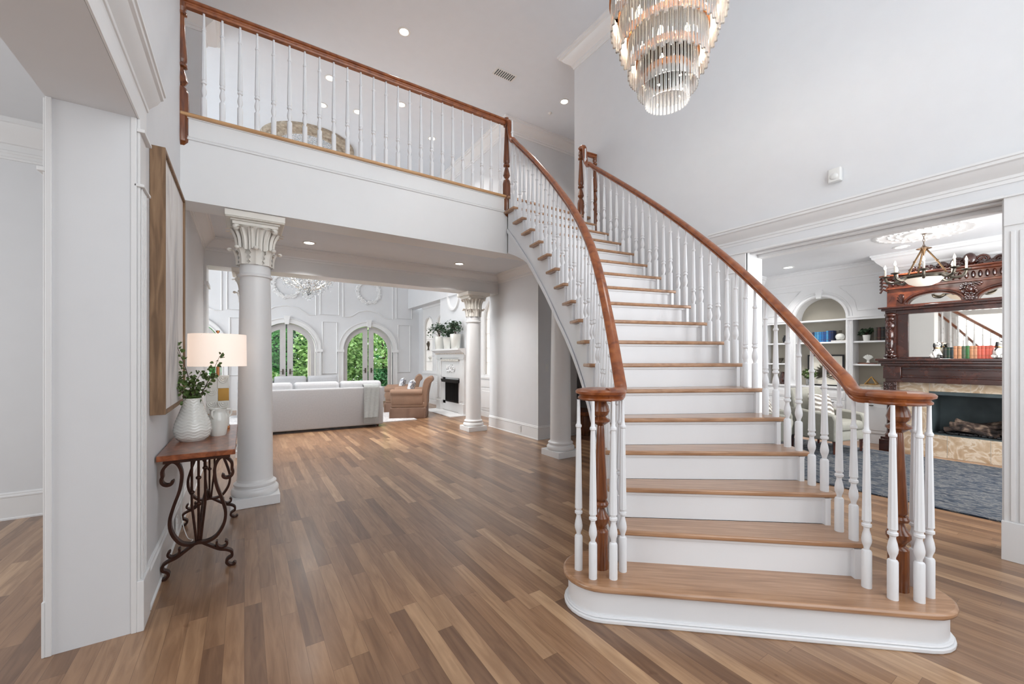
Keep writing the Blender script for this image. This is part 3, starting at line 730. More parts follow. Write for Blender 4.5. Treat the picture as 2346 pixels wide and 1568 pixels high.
# ================================================================ COLUMNS
def column(loc, H, label, group, r=.15):
    t = thing('column', label, 'column', (loc[0], loc[1], 0), 0, group)
    MB().box(-.2, -.2, 0, .2, .2, .09).build('plinth', M['trim'], t, bevel=.004)
    b = MB(); b.lathe([(.19, .09), (.2, .105), (.2, .135), (.19, .15), (.175, .155), (.17, .165), (.18, .18), (.18, .195), (.168, .205), (r+.004, .215), (r, .235)], seg=36); b.build('base', M['trim'], t)
    hc = H-.46
    s_ = MB(); pr = [(r, .235)]+[(r-.022*(i/10)**1.6, .235+(hc-.235-.12)*i/10) for i in range(1, 11)]
    rt = r-.022; pr += [(rt+.018, hc-.115), (rt+.02, hc-.1), (rt+.004, hc-.085), (rt, hc)]
    s_.lathe(pr, seg=40); s_.build('shaft', M['trim'], t)
    c = MB(); c.lathe([(rt+.004, hc), (rt+.004, hc+.16), (rt+.015, hc+.25), (rt+.05, hc+.32), (rt+.075, hc+.345)], seg=40)
    for tier, (z0, z1, nn, out) in enumerate(((hc-.005, hc+.15, 8, .05), (hc+.13, hc+.34, 16, .075))):
        for k in range(nn):
            a = 2*pi*(k+(.5 if tier else 0))/nn; wd = (.052 if not tier else .026); vs = []; fs = []; N_ = 8
            for i in range(N_+1):
                tt = i/N_; z = z0+(z1-z0)*min(1, tt*1.08) - (max(0, tt-.88)*.3); ro = rt+.012+out*tt**3+(.012 if tier else .008)
                if tt > .9: z = z1-.02*(tt-.9)/.1; ro += .018
                ww = wd*(1-.25*tt)*(1+.18*cos(i*pi)) if not tier else wd
                for j, off in enumerate((-1, -.5, 0, .5, 1)):
                    aa = a+off*ww/ro; rr = ro+(.012 if j == 2 else (-.004 if j in (1, 3) else 0)); vs.append((rr*cos(aa), rr*sin(aa), z))
            for i in range(N_):
                for j in range(4): fs.append((i*5+j, i*5+j+1, i*5+6+j, i*5+5+j))
            c.add(vs, fs)
            if not tier: c.ball(((rt+.012+out+.02)*cos(a), (rt+.012+out+.02)*sin(a), z1-.012), (.022, .022, .018), 8, 6)
    for sx in (-1, 1):
        for sy in (-1, 1): c.ball((sx*.155, sy*.155, hc+.33), (.03, .03, .035), 8, 6)
    c.build('capital', M['cream'], t, smooth=50)
    a_ = MB(); a_.box(-.185, -.185, hc+.345, .185, .185, hc+.375); a_.box(-.2, -.2, hc+.375, .2, .2, hc+.39); a_.box(-.235, -.235, hc+.39, .235, .235, hc+.4); a_.prism([(-.24, -.24), (.24, -.24), (.24, .24), (-.24, .24)], hc+.4, H-.002)
    a_.build('abacus', M['cream'], t, bevel=.004)
    return t
c1 = column((.09, 4.74), 2.765, 'large white column with leafy capital beside the console table', 'leaf capital columns')
c2 = column((3.76, 7.12), 2.68, 'far white column with leafy capital in front of the white fireplace', 'leaf capital columns')
c3 = column((3.84, 4.57), 2.765, 'white column standing behind the stair, right of the hall wall corner', 'leaf capital columns')
c4 = column((.09, 7.12), 2.68, 'white column almost hidden behind the large column by the console table', 'leaf capital columns')
# ================================================================ ENTRY CHANDELIER
chx, chy = 2.51, 1.82
ch = thing('chandelier', 'large tiered crystal chandelier with copper rings hanging above the stair', 'chandelier', (chx, chy, 3.15))
tiers = [(.385, 4.07, .30, 84), (.325, 3.88, .26, 72), (.265, 3.70, .25, 60), (.20, 3.54, .22, 46), (.145, 3.42, .19, 34)]
def prism_mb(L, wd, th):
    mb = MB(); c = wd*.3
    mb.prism([(-wd/2, 0), (-wd/2+c, -th/2), (wd/2-c, -th/2), (wd/2, 0), (wd/2-c, th/2), (-wd/2+c, th/2)], -L, 0); return mb
cnt = 0; rest = MB(); order = [4, 3, 2, 1, 0]
for ti_ in order:
    r, z, L, n = tiers[ti_]
    mb = MB(); mb.lathe([(r-.006, z-.018), (r+.013, z-.018), (r+.013, z+.02), (r-.006, z+.02), (r-.006, z-.018)], (chx, chy, 0), 64)
    for k in range(4):
        a = k*pi/2+ti_*.4; mb.tube([(chx, chy, z+.03), (chx+r*cos(a), chy+r*sin(a), z)], .004, 6)
    mb.build('ring', M['brass'], ch, world=True)
    base = None
    for k in range(n):
        a = 2*pi*k/n; x, y = chx+r*cos(a), chy+r*sin(a); ln = L*(1 if k % 2 else .93)
        if ti_ >= 2 and cnt < 100:
            if base is None or True:
                if base is None: base = prism_mb(L, .02, .01).build('crystal_prism', M['crystal'], ch, smooth=0); o = base
                else: o = base.copy(); C.objects.link(o)
            o.parent = ch; o.location = (x-chx, y-chy, z-.014-3.15); o.rotation_euler = (0, 0, a+pi/2); cnt += 1
        else:
            m = Matrix.Translation((x, y, z-.014)) @ Matrix.Rotation(a+pi/2, 4, 'Z'); t_ = prism_mb(ln, .025, .012); rest.add(t_.v, t_.f, m)
o = rest.build('crystal_strands', M['crystal'], ch, world=True, smooth=0); o['kind'] = 'stuff'
mb = MB(); mb.lathe([(.004, 3.42), (.01, 3.44), (.012, 3.5), (.012, 3.9), (.05, 3.95), (.02, 4.0), (.012, 4.1), (.012, 6.25), (.07, 6.27), (.07, 6.3)], (chx, chy, 0), 16)
mb.lathe([(.39, 3.985), (.4, 3.985), (.4, 4.03), (.39, 4.03), (.39, 3.985)], (chx, chy, 0), 64)
mb.build('stem', M['brass'], ch, world=True)
for (r, z, n) in ((.3, 3.92, 10), (.24, 3.72, 8), (.17, 3.54, 6), (.09, 3.40, 3)):
    for k in range(n):
        a = 2*pi*k/n+z; x, y = chx+r*cos(a), chy+r*sin(a)
        mb = MB(); mb.lathe([(.008, 0), (.02, .02), (.023, .05), (.014, .09), (.001, .12)], (x, y, z), 10); mb.build('bulb', M['bulb'], ch, world=True)
point('chandelier_light', (chx, chy, 4.3), 24, (.95, .98, 1), .12, ch)
point('chandelier_light', (chx, chy, 3.12), 5, (1, .975, .95), .12, ch)
point('chandelier_light', (chx, chy, 3.74), 75, (1, .94, .86), .1, ch)
# ================================================================ CEILING FIXTURES
def can(x, y, z, label, group, e=14):
    t = thing('recessed_light', label, 'ceiling light', (x, y, z), 0, group)
    mb = MB(); mb.lathe([(.062, 0), (.092, 0), (.092, -.006), (.07, -.01), (.062, -.004), (.062, 0)], seg=28); mb.build('trim_ring', M['plastic'], t)
    MB().lathe([(.063, -.002), (.05, -.005), (.0, -.006)], seg=24).build('lens', M['lens'], t)
    d = bpy.data.lights.new('downlight', 'AREA'); d.shape = 'DISK'; d.size = .12; d.energy = e; d.color = (1, .98, .96); d.spread = R(115)
    o = bpy.data.objects.new('downlight', d); C.objects.link(o); o.parent = t; o.location = (0, 0, -.012)
G1 = 'recessed lights in the high ceiling'
for x, y, lb in ((2.0, 6.0, 'recessed ceiling light seen above the balcony handrail, nearest to it'), (1.25, 7.7, 'recessed light behind the balusters, left one of the nearer pair'), (1.26, 8.6, 'recessed light behind the balusters just above the ceiling medallion'),
                 (1.88, 8.45, 'recessed light partly hidden by a baluster, right of the medallion'), (2.53, 7.75, 'recessed light behind the middle of the balcony balusters'), (3.49, 8.57, 'recessed light low behind the right part of the balcony balusters')):
    can(x, y, ZC, lb, G1, 26)
d_ = 935*4.9/(822-233); can(d_*(.548+.836*120/935), d_*(.836-.548*120/935), ZC, 'recessed light over the upstairs hall right of the balcony newel', G1, 26)
can(.77, 6.44, 3.05, 'left recessed light in the low ceiling under the balcony', 'recessed lights under the balcony', 15)
can(3.12, 6.43, 3.05, 'right recessed light in the low ceiling under the balcony', 'recessed lights under the balcony', 15)
can(7.97, 3.33, LC, 'recessed light above the library bookcase arch', 'recessed lights in the library', 12)
can(7.86, 1.83, LC, 'recessed light in the library beside the chandelier', 'recessed lights in the library', 12)
# medallion in the great room ceiling
t = thing('ceiling_medallion', 'round antique plaster and leaded glass medallion in the high ceiling behind the balusters', 'ceiling medallion', (1.24, 10.4, ZC))
MB().lathe([(.97, 0), (.96, -.05), (.9, -.07), (.86, -.05), (.72, -.045), (.7, -.075), (.62, -.07), (.6, 0)], seg=56).build('plaster_ring', M['beige'], t)
mb = MB()
for k in range(22):
    a = 2*pi*k/22; mb.ball((.8*cos(a), .8*sin(a), -.05), (.05, .05, .018), 8, 4)
mb.build('rosettes', M['beige'], t)
MB().lathe([(.6, -.02), (.3, -.03), (0, -.035)], seg=48).build('leaded_glass', M['stained'], t)
# air vent, sprinkler, sensor
t = thing('air_vent', 'small white air vent grille in the high ceiling', 'vent', (3.75, 5.95, ZC), R(0))
mb = MB(); mb.box(-.2, -.09, -.012, .2, .09, 0); mb.build('frame', M['plastic'], t)
mb = MB()
for k in range(9): mb.box(-.17+k*.04, -.07, -.018, -.155+k*.04, .07, -.01)
mb.build('louvre', M['firebox'], t)
d_ = 935*4.9/(822-259); mb = MB(); mb.lathe([(.04, 0), (.04, -.01), (.025, -.02), (.01, -.035), (0, -.035)], seg=16)
tag(mb.build('fire_sprinkler', M['plastic'], loc=(d_*(.548+.836*87/935), d_*(.836-.548*87/935), ZC)), 'tiny white round sprinkler cover on the ceiling below the right recessed light', 'sprinkler')
t = thing('motion_sensor', 'white motion sensor on the wall above the library opening', 'sensor', (RX, 1.47, 3.04))
mb = MB(); mb.prism(rrect(-.055, -.05, 0, .05, .015), -.06, .06); mb.build('housing', M['plastic'], t, bevel=.006)
MB().ball((-.05, 0, -.015), (.02, .035, .03), 12, 8).build('lens_dome', M['plastic'], t)
# outlets and switch
def plate(name, label, cat, loc, rz, hgt=.115, kind='outlet'):
    t = thing(name, label, cat, loc, rz)
    MB().prism(rrect(-.036, -hgt/2, .036, hgt/2, .006), 0, .006, Matrix.Rotation(pi/2, 4, 'X')).build('cover_plate', M['plastic'], t)
    for z in ((-.025, .025) if kind == 'outlet' else (0,)):
        MB().box(-.014, -.0085, z-.014, .014, -.005, z+.014).build('socket' if kind == 'outlet' else 'toggle', M['plastic'], t, bevel=.002)
plate('wall_outlet', 'white outlet low on the baseboard of the hall wall', 'outlet', (4.205, 6.15, .12), R(-90))
plate('light_switch', 'white light switch on the wall beside the column behind the stair', 'switch', (4.42, 5.63, 1.24), 0, .14, 'switch')
plate('wall_outlet', 'white outlet with plug on the wall under the console table', 'outlet', (LX1+.027, 4.0, .14), R(90))
# wooden chest in the passage
t = thing('wooden_chest', 'orange brown wooden chest in the passage behind the stair', 'chest', (5.36, 5.8, 0))
MB().box(-.22, -.35, 0, .22, .35, .36).build('body', M['railv'], t, bevel=.01); MB().box(-.24, -.37, .36, .24, .37, .43).build('lid', M['rail'], t, bevel=.01)

# ================================================================ PICTURE ON THE LEFT WALL
t = thing('framed_canvas', 'large pale abstract painting in a deep wooden frame above the console table', 'picture', (LX1, 3.6, 1.07))
mb = MB(); x0, x1 = LX1+.002, LX1+.072
for (a, b, c, d) in ((3.12, 3.14, 1.07, 2.64), (4.07, 4.09, 1.07, 2.64), (3.14, 4.07, 1.07, 1.09), (3.14, 4.07, 2.62, 2.64)): mb.box(x0, a, c, x1, b, d)
mb.build('frame', M['frame'], t, world=True, smooth=0)
MB().box(x0, 3.14, 1.09, x1-.014, 4.07, 2.62).build('canvas', M['canvas'], t, world=True, smooth=0)

# ================================================================ CONSOLE TABLE
tx0, tx1, ty0, ty1 = -.452, -.05, 3.27, 4.5; TC = (tx0+tx1)/2
t = thing('console_table', 'narrow console table with reddish wood top on scrolled wrought iron legs', 'table', (TC, 3.9, 0))
MB().box(tx0, ty0, .765, tx1, ty1, .8).build('table_top', M['tabletop'], t, world=True, bevel=.004)
mb = MB(); mb.box(tx0+.03, ty0+.02, .745, tx1-.03, ty1-.02, .765); mb.build('apron', M['iron'], t, world=True)
for ye in (3.36, 4.36):
    for s in (-1, 1):
        X = lambda x: TC+s*x
        path = spiral(.145, .625, .012, .046, 180, 400, 20)
        path = [(x, z) for x, z in path]+[(.178, .70), (.14, .742), (.105, .725), (.085, .66), (.095, .56), (.125, .46), (.145, .37), (.135, .29), (.095, .22), (.045, .195), (0, .2)]
        pv = [(v[0], v[1]) for v in crom([(p[0], p[1], 0) for p in path[18:]], 4)]; path = path[:18]+pv
        mb = MB(); mb.strap([(X(x), z) for x, z in path], ye-.022, ye+.022, .017); mb.build('leg', M['iron'], t, world=True, smooth=50)
        foot = [(0, .21), (.06, .165), (.11, .13), (.15, .115), (.178, .095), (.18, .065), (.158, .05), (.15, .03), (.165, .01), (.185, .004), (.2, .018)]
        pv = [(v[0], v[1]) for v in crom([(p[0], p[1], 0) for p in foot], 4)]
        mb = MB(); mb.strap([(X(x), z) for x, z in pv], ye-.02, ye+.02, .015)
        mb.strap([(X(x), z) for x, z in spiral(.135, .165, .012, .042, 420, 150, 22)], ye-.02, ye+.02, .012)
        mb.build('foot', M['iron'], t, world=True, smooth=50)
    mb = MB()
    for dx in (-.035, 0, .035): mb.tube([(TC+dx, ye, .75), (TC+dx, ye, .45), (TC+dx*.3, ye, .2)], .008, 6)
    for dx, z in ((-.035, .53), (0, .62), (.035, .68), (0, .45)): mb.ball((TC+dx, ye, z), (.016, .016, .014), 8, 6)
    mb.build('rod_cluster', M['iron'], t, world=True)
mb = MB(); mb.tube([tuple(v) for v in crom([(TC, 3.36, .2), (TC, 3.55, .32), (TC, 3.86, .38), (TC, 4.17, .32), (TC, 4.36, .2)], 6)], .008, 8); mb.build('stretcher', M['iron'], t, world=True)
# chevron vase with branches
VX, VY = -.317, 3.79
def ribbed(prof, amp, nz, seg=64, chev=9):
    mb = MB(); vs = []; n = len(prof)
    for k, (r, z) in enumerate(prof):
        for i in range(seg):
            a = 2*pi*i/seg; tri = abs(((i*chev*1.0/seg) % 1)-.5)*2
            rr = r+(amp*(.5+.5*sin((z*nz+tri*.9)*2*pi)) if 2 < k < n-4 else 0); vs.append((rr*cos(a), rr*sin(a), z))
    fs = []
    for k in range(n-1):
        for i in range(seg):
            j = (i+1) % seg; fs.append((k*seg+i, k*seg+j, (k+1)*seg+j, (k+1)*seg+i))
    fs.append(tuple(range(seg))[::-1]); mb.add(vs, fs); return mb
key = [(0, .076), (.03, .1), (.08, .112), (.13, .104), (.2, .08), (.26, .06), (.3, .053), (.31, .056)]
prof = []
for i in range(70):
    z = .31*i/69
    for (za, ra), (zb, rb) in zip(key[:-1], key[1:]):
        if za <= z <= zb+1e-9: u = (z-za)/(zb-za); prof.append((ra+(rb-ra)*u, z)); break
prof += [(.043, .308), (.04, .25), (.05, .2)]
va = ribbed(prof, .004, 48).build('vase', M['white_cer'], smooth=60, loc=(VX, VY, .8))
tag(va, 'tall white chevron-ribbed vase on the front of the console table', 'vase')
t = thing('leafy_branches', 'green leafy branches standing in the ribbed white vase', 'branches', (VX, VY, 1.0))
rg = random.Random(5)
ends = [((-.10, -.02, 1.53), 1), ((-.12, .03, 1.36), 1), ((.05, .0, 1.30), 1), ((.16, .04, 1.42), 1), ((.13, -.02, 1.27), 1), ((-.03, .03, 1.27), 1), ((.02, -.03, 1.2), 1), ((-.1, -.03, 1.24), 1)]
for (dx, dy, z), _ in ends:
    p0 = (VX, VY, 1.02); p2 = (VX+dx, VY+dy, z); p1 = (VX+dx*.35+rg.uniform(-.03, .03), VY+dy*.4, 1.02+(z-1.02)*.5)
    ctr = crom([p0, p1, p2], 10); mb = MB(); mb.tube([tuple(v) for v in ctr], [.0035-.002*i/len(ctr) for i in range(len(ctr))], 6); br = mb.build('branch', M['stem'], t, world=True)
    mb = MB()
    for i in range(5, len(ctr)):
        for _q in range(2):
            p = ctr[i]; dv = Vector((rg.uniform(-1, 1), rg.uniform(-1, 1), rg.uniform(-.4, 1))).normalized(); s = rg.uniform(.022, .04)
            q = p+dv*.016; a = dv; b = dv.cross(Vector((rg.uniform(-1, 1), rg.uniform(-1, 1), rg.uniform(-1, 1)))).normalized()
            nn = a.cross(b)*s*.25
            mb.add([q, q+a*s*.35+b*s*.45+nn, q+a*s*.75+b*s*.35+nn, q+a*s, q+a*s*.75-b*s*.35+nn, q+a*s*.35-b*s*.45+nn], [(0, 1, 2, 3), (0, 3, 4, 5)])
    mb.build('leaf_sprays', M['leaf'], br, smooth=60)
# pitcher
px_, py_ = -.172, 3.93
t = thing('ceramic_jug', 'short white ceramic jug with small handles beside the ribbed vase', 'jug', (px_, py_, .8))
MB().lathe([(.05, 0), (.054, .01), (.06, .05), (.067, .11), (.066, .145), (.055, .17), (.052, .19), (.058, .21), (.052, .208), (.046, .18), (.04, .1)], seg=32).build('body', M['white_cer'], t)
for s in (0, 1, 2):
    a = -2.0+s*2.1; mb = MB(); mb.tube([tuple(v) for v in crom([(cos(a)*.055, sin(a)*.055, .2), (cos(a)*.082, sin(a)*.082, .195), (cos(a)*.084, sin(a)*.084, .165), (cos(a)*.066, sin(a)*.066, .14)], 4)], .007, 8); mb.build('handle', M['white_cer'], t)
# table lamp
lx, ly = -.19, 4.3
t = thing('table_lamp', 'table lamp with glowing drum shade on a carved white and gold base', 'lamp', (lx, ly, .8))
MB().box(-.085, -.05, 0, .085, .05, .025).build('foot', M['brass'], t, bevel=.003)
for r_ in range(4):
    for c_ in range(2):
        x = -.04+c_*.08; z = .025+r_*.1075; off = .02*c_
        if (r_, c_) not in ((0, 0), (2, 1)):
            mb = MB(); mb.box(x-.04, -.035-off*.5, z, x+.04, .035, z+.1075)
            for k in range(3):
                rr = .012+k*.0115; zc_ = z+(.095 if c_ else .1); mb.tube([(x+rr*cos(R(a)), -.036-off*.5, zc_+rr*sin(R(a))*1.4-.0) for a in range(180, 361, 18)], .005, 6)
            mb.build('carved_block', M['white_cer'], t, bevel=.002)
        else:
            MB().box(x-.038, -.03, z, x+.038, .03, z+.1075).build('gold_block', M['gold'], t, bevel=.002)
mb = MB(); mb.lathe([(.012, .45), (.012, .53), (.018, .535), (.018, .55), (.006, .56), (.006, .82), (.014, .825), (.012, .84), (0, .842)], seg=12)
for a in (0, 2.1, 4.2): mb.tube([(0, 0, .8), (.205*cos(a), .205*sin(a), .795)], .002, 5)
mb.build('stem', M['brass'], t)
MB().lathe([(.205, .535), (.208, .535), (.205, .805), (.202, .805)], seg=48).build('lamp_shade', M['shade'], t)
point('lamp_bulb_light', (lx, ly, 1.47), 4.0, (1, .82, .62), .05, t)
mb = MB(); mb.tube([tuple(v) for v in crom([(lx-.08, ly, .82), (-.43, 4.25, .83), (-.445, 4.2, .76), (-.40, 4.1, .45), (-.41, 4.05, .2), (-.37, 4.0, .03), (-.33, 3.95, .012), (-.37, 3.9, .012), (-.42, 3.97, .03), (-.425, 4.0, .14)], 6)], .003, 6); mb.build('cord', M['plastic'], t, world=True)
# ================================================================ GREAT ROOM
# sofa with its back to the entry
def soft(x0, y0, z0, x1, y1, z1, r=.04, m=None):
    mb = MB(); p = rrect(x0, y0, x1, y1, min(r, (x1-x0)/2.1, (y1-y0)/2.1), 4); cx, cy = (x0+x1)/2, (y0+y1)/2
    lay = [(z0, .86), (z0+r*.35, .96), (z0+r, 1), (z1-r, 1), (z1-r*.3, .95), (z1, .82)]; n = len(p); vs = []; fs = []
    for z, s in lay:
        for x, y in p: vs.append((cx+(x-cx)*(1-(1-s)*r*2.2/(x1-x0)*3), cy+(y-cy)*(1-(1-s)*r*2.2/(y1-y0)*3), z))
    for k in range(len(lay)-1):
        for i in range(n): j = (i+1) % n; fs.append((k*n+i, k*n+j, (k+1)*n+j, (k+1)*n+i))
    fs += [tuple(range(n))[::-1], tuple(range((len(lay)-1)*n, len(lay)*n))]
    mb.add(vs, fs, m); return mb
def pillow_mb(w_, h_, t_, m=None, n=10):
    mb = MB(); vs = []; fs = []
    for sgn in (1, -1):
        for i in range(n+1):
            for j in range(n+1):
                u, v = i/n*2-1, j/n*2-1; e = (1-u**4)*(1-v**4); pin = 1-.07*(1-abs(u)*abs(v))*0
                k = 1-.08*(1-u*u)*v*v-.0; k2 = 1-.08*(1-v*v)*u*u
                vs.append((u*w_/2*k2, sgn*t_/2*math.sqrt(max(0, e)), v*h_/2*k))
    q = (n+1)*(n+1)
    for s in (0, 1):
        for i in range(n):
            for j in range(n):
                a = s*q+i*(n+1)+j; fs.append((a, a+1, a+n+2, a+n+1))
    mb.add(vs, fs, m); return mb
def sofa(loc, rz, label, n=3, Wd=2.44, grp='grey sofas in the great room'):
    t = thing('sofa', label, 'sofa', loc, rz, grp); h = Wd/2
    soft(-h, 0, .05, h, .22, .82, .03).build('back_panel', M['sofa'], t, smooth=60)
    for s in (-1, 1): soft(s*h-(.2 if s > 0 else 0), .02, .05, s*h+(0 if s > 0 else .2), .95, .64, .04).build('arm', M['sofa'], t, smooth=60)
    soft(-h+.2, .2, .08, h-.2, .93, .3, .03).build('seat_base', M['sofa'], t, smooth=60)
    cw = (Wd-.4)/n
    for k in range(n):
        x = -h+.2+k*cw; soft(x+.01, .28, .3, x+cw-.01, .95, .46, .05).build('seat_cushion', M['sofac'], t, smooth=60)
    cw = Wd/n
    for k in range(n):
        x = -h+k*cw; o = soft(x+.01, .1, .47, x+cw-.01, .36, .94, .07).build('back_cushion', M['sofac'], t, smooth=60)
    for x in (-h+.1, h-.1):
        for y in (.08, .85): MB().lathe([(.02, 0), (.028, .05)], (x, y, 0), 10).build('leg', M['mahog'], t)
    return t
s1 = sofa((1.175, 8.58, .0), R(-3), 'light grey three-cushion sofa seen from behind, with its back to the hall', 3, 2.46)
s2 = sofa((1.0, 12.3, 0), R(180), 'second pale sofa facing the entry by the arched doors', 3, 2.3)
# throw over the sofa back
t = thing('throw_blanket', 'grey fringed throw blanket hanging over the sofa back', 'blanket', (2.14, 8.5, .3))
mb = MB(); vs = []; fs = []; rg = random.Random(2); nx, nz = 14, 26
pth = [(8.88, .86), (8.75, .90), (8.62, .875), (8.545, .85)]+[(8.535-.004*i, .83-.0275*i) for i in range(1, nz-2)]
for i in range(nx+1):
    for k, (y, z) in enumerate(pth):
        u = i/nx; x = 1.99+.31*u+(.03*k/nz)*(.5-u)-k*.0014+.03; vs.append((x, y-.006*sin(u*19+k*.15)*min(1, k/6)-.015, z))
m_ = len(pth)
for i in range(nx):
    for k in range(m_-1): a = i*m_+k; fs.append((a, a+1, a+m_+1, a+m_))
mb.add(vs, fs); o = mb.build('cloth', M['throw'], t, world=True, smooth=80)
sm = o.modifiers.new('s', 'SOLIDIFY'); sm.thickness = .008
mb = MB()
for i in range(22):
    x = vs[-1][0]-.29*i/21-.002; x = vs[m_-1][0]+(vs[-1][0]-vs[m_-1][0])*i/21; mb.tube([(x, pth[-1][0]-.016, pth[-1][1]), (x+rg.uniform(-.004, .004), pth[-1][0]-.018, pth[-1][1]-.1)], .004, 5)
o = mb.build('fringe', M['throw'], t, world=True)
# tan armchairs
def armchair(loc, rz, label):
    t = thing('armchair', label, 'armchair', loc, rz, 'tan velvet armchairs')
    # faces -Y in local space
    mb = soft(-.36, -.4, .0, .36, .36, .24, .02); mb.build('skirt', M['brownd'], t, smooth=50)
    mb = MB()
    for s in (-1, 1):
        for y in (-.4, -.02, .33): mb.box(s*.372-.004, y-.012, .01, s*.372+.004, y+.012, .22)
    mb.build('skirt_pleats', M['brownd'], t)
    soft(-.36, -.38, .24, .36, .34, .36, .03).build('seat_frame', M['brown'], t, smooth=60)
    soft(-.25, -.41, .34, .25, .22, .48, .05).build('seat_cushion', M['brown'], t, smooth=60)
    for s in (-1, 1):
        mb = MB(); xa, xb = sorted((s*.24, s*.37)); mb.add(soft(xa, -.38, .3, xb, .3, .56, .03).v, soft(xa, -.38, .3, xb, .3, .56, .03).f)
        mb.lathe([(.0, -.4), (.06, -.4), (.078, -.37), (.078, .28), (.0, .3)], (0, 0, 0), 14, Matrix.Translation((s*.315, 0, .565)) @ Matrix.Rotation(-pi/2, 4, 'X') @ Matrix.Scale(1, 4))
        mb.build('arm', M['brown'], t, smooth=60)
    pr = [(.2, .34), (.26, .6), (.3, .78), (.34, .86), (.41, .91), (.47, .89), (.49, .83), (.465, .78), (.43, .74), (.38, .5), (.36, .24), (.2, .24)]
    pr = [(v[0], v[1]) for v in crom([(a, b, 0) for a, b in pr], 3)]
    mb = MB(); mb.ext(pr, 'x', -.35, .35); mb.build('backrest', M['brown'], t, smooth=50, bevel=.015)
    t.scale = (1.08, 1.08, 1.07)
    return t
armchair((3.37, 9.6, 0), R(-116), 'nearer tan velvet armchair with skirt, turned side-on beside the sofa')
armchair((3.55, 10.8, 0), R(-110), 'farther tan velvet armchair, partly hidden behind the nearer one')
for (p, rz, lb) in (((3.3, 9.62, .7), R(-116), 'blue and white floral pillow on the nearer tan armchair'), ((3.47, 10.82, .7), R(-110), 'blue and white floral pillow on the farther tan armchair')):
    m = Matrix.Rotation(rz, 4, 'Z') @ Matrix.Translation((0, .08, 0)) @ Matrix.Rotation(R(-14), 4, 'X')
    tag(pillow_mb(.42, .4, .16, m).build('throw_pillow', M['pillow'], smooth=80, loc=p), lb, 'pillow', 'floral pillows')
mb = MB(); mb.box(-.4, 9.0, 0.002, 3.3, 12.0, .016); tag(mb.build('area_rug', M['rugl']), 'pale grey rug under the sofa and tan armchairs', 'rug')
t = thing('side_table', 'wood and white side table beside the sofa, mostly hidden by the large column', 'side table', (-.55, 9.1, 0))
MB().box(-.3, -.25, .56, .3, .25, .6).build('table_top', M['tabletop'], t, bevel=.005); MB().box(-.28, -.23, .1, .28, .23, .14).build('shelf', M['tabletop'], t); MB().box(-.28, -.23, .34, .28, .23, .37).build('shelf', M['tabletop'], t)
for x in (-.27, .27):
    for y in (-.22, .22): MB().box(x-.02, y-.02, 0, x+.02, y+.02, .56).build('leg', M['trim'], t)
# fireplace
FX = 4.5
t = thing('white_fireplace', 'white carved fireplace with tall mantel on the great room right wall', 'fireplace', (FX+.2, 9.8, 0))
mb = MB(); mb.box(FX+.1, 8.9, 0, 4.95, 10.7, 6.29); mb.build('chimney_breast', M['wall'], t, world=True, smooth=0)
mb = MB()
for y in (8.98, 10.38): mb.box(FX-.02, y, 0, FX+.1, y+.24, 1.5); mb.box(FX-.045, y-.02, 0, FX+.1, y+.26, .28); mb.box(FX-.03, y+.05, .34, FX+.0, y+.19, 1.3); mb.box(FX-.04, y-.01, 1.38, FX+.1, y+.25, 1.42)
mb.box(FX+.01, 9.22, .9, FX+.1, 10.38, 1.5); mb.build('surround', M['trim'], t, world=True, bevel=.004, smooth=0)
mb = MB(); mb.box(FX-.03, 8.96, 1.42, FX+.1, 10.64, 1.5); mb.sweep([(0, 0), (.03, .0), (.05, .04), (.1, .06), (.14, .1), (.2, .11), (.2, .15), (0, .15)], [(FX, 10.68, 1.5), (FX, 8.92, 1.5)][::1]); mb.build('mantel_shelf', M['trim'], t, world=True)
mb = MB()
for k in range(20): mb.ball((FX-.06, 8.97+k*.088, 1.53), (.02, .022, .02), 6, 4)
for k in range(12): mb.ball((FX-.03, 9.3+k*.09, 1.36), (.025, .05, .035), 6, 4)
mb.build('egg_moulding', M['cream'], t, world=True)
mb = MB(); rg = random.Random(9)
for k in range(40):
    a = rg.uniform(0, pi); r_ = rg.uniform(.04, .26); mb.ball((FX, 9.8+r_*cos(a)*1.15, 1.06+r_*sin(a)*.7), (.025, .03, .028), 6, 4)
mb.tube(spiral_pts := [(FX-.005, 9.8+p[0], p[1]) for p in spiral(.2, 1.12, .02, .07, 0, 500, 20)], .014, 6); mb.tube([(FX-.005, 9.8-p[0], p[1]) for p in spiral(.2, 1.12, .02, .07, 0, 500, 20)], .014, 6)
mb.build('carved_crest', M['trim'], t, world=True)
mb = MB(); mb.box(FX+.04, 9.24, .02, FX+.1, 10.36, .28); mb.box(FX+.04, 9.24, .78, FX+.1, 10.36, .98); mb.box(FX+.04, 9.22, .2, FX+.1, 9.4, .9); mb.box(FX+.04, 10.2, .2, FX+.1, 10.38, .9); mb.build('slip', M['trim'], t, world=True, smooth=0)
mb = MB(); mb.box(FX+.035, 9.4, .26, FX+.09, 10.2, .8); mb.build('firebox', M['black'], t, world=True)
mb = MB(); mb.ext([(9.36, .78), (10.24, .78), (10.3, .86), (9.3, .86)], 'x', FX-.06, FX+.05)
for k in range(16): y = 9.44+k*.048; mb.box(FX+.02, y, .3, FX+.035, y+.012, .76)
mb.build('fire_screen', M['black'], t, world=True)
mb = MB(); mb.box(FX-.42, 8.9, 0, FX+.02, 10.7, .02); mb.build('hearth', M['trim'], t, world=True)
mb = MB(); rg = random.Random(4)
for i in range(44):
    a = 2*pi*i/44; mb.ball((FX+.09, 9.8+.34*cos(a), 3.05+.36*sin(a)), (.035, .045, .045), 6, 4)
mb.tube([(FX+.1, 9.8+.34*cos(2*pi*i/36), 3.05+.36*sin(2*pi*i/36)) for i in range(36)], .05, 6, closed=True)
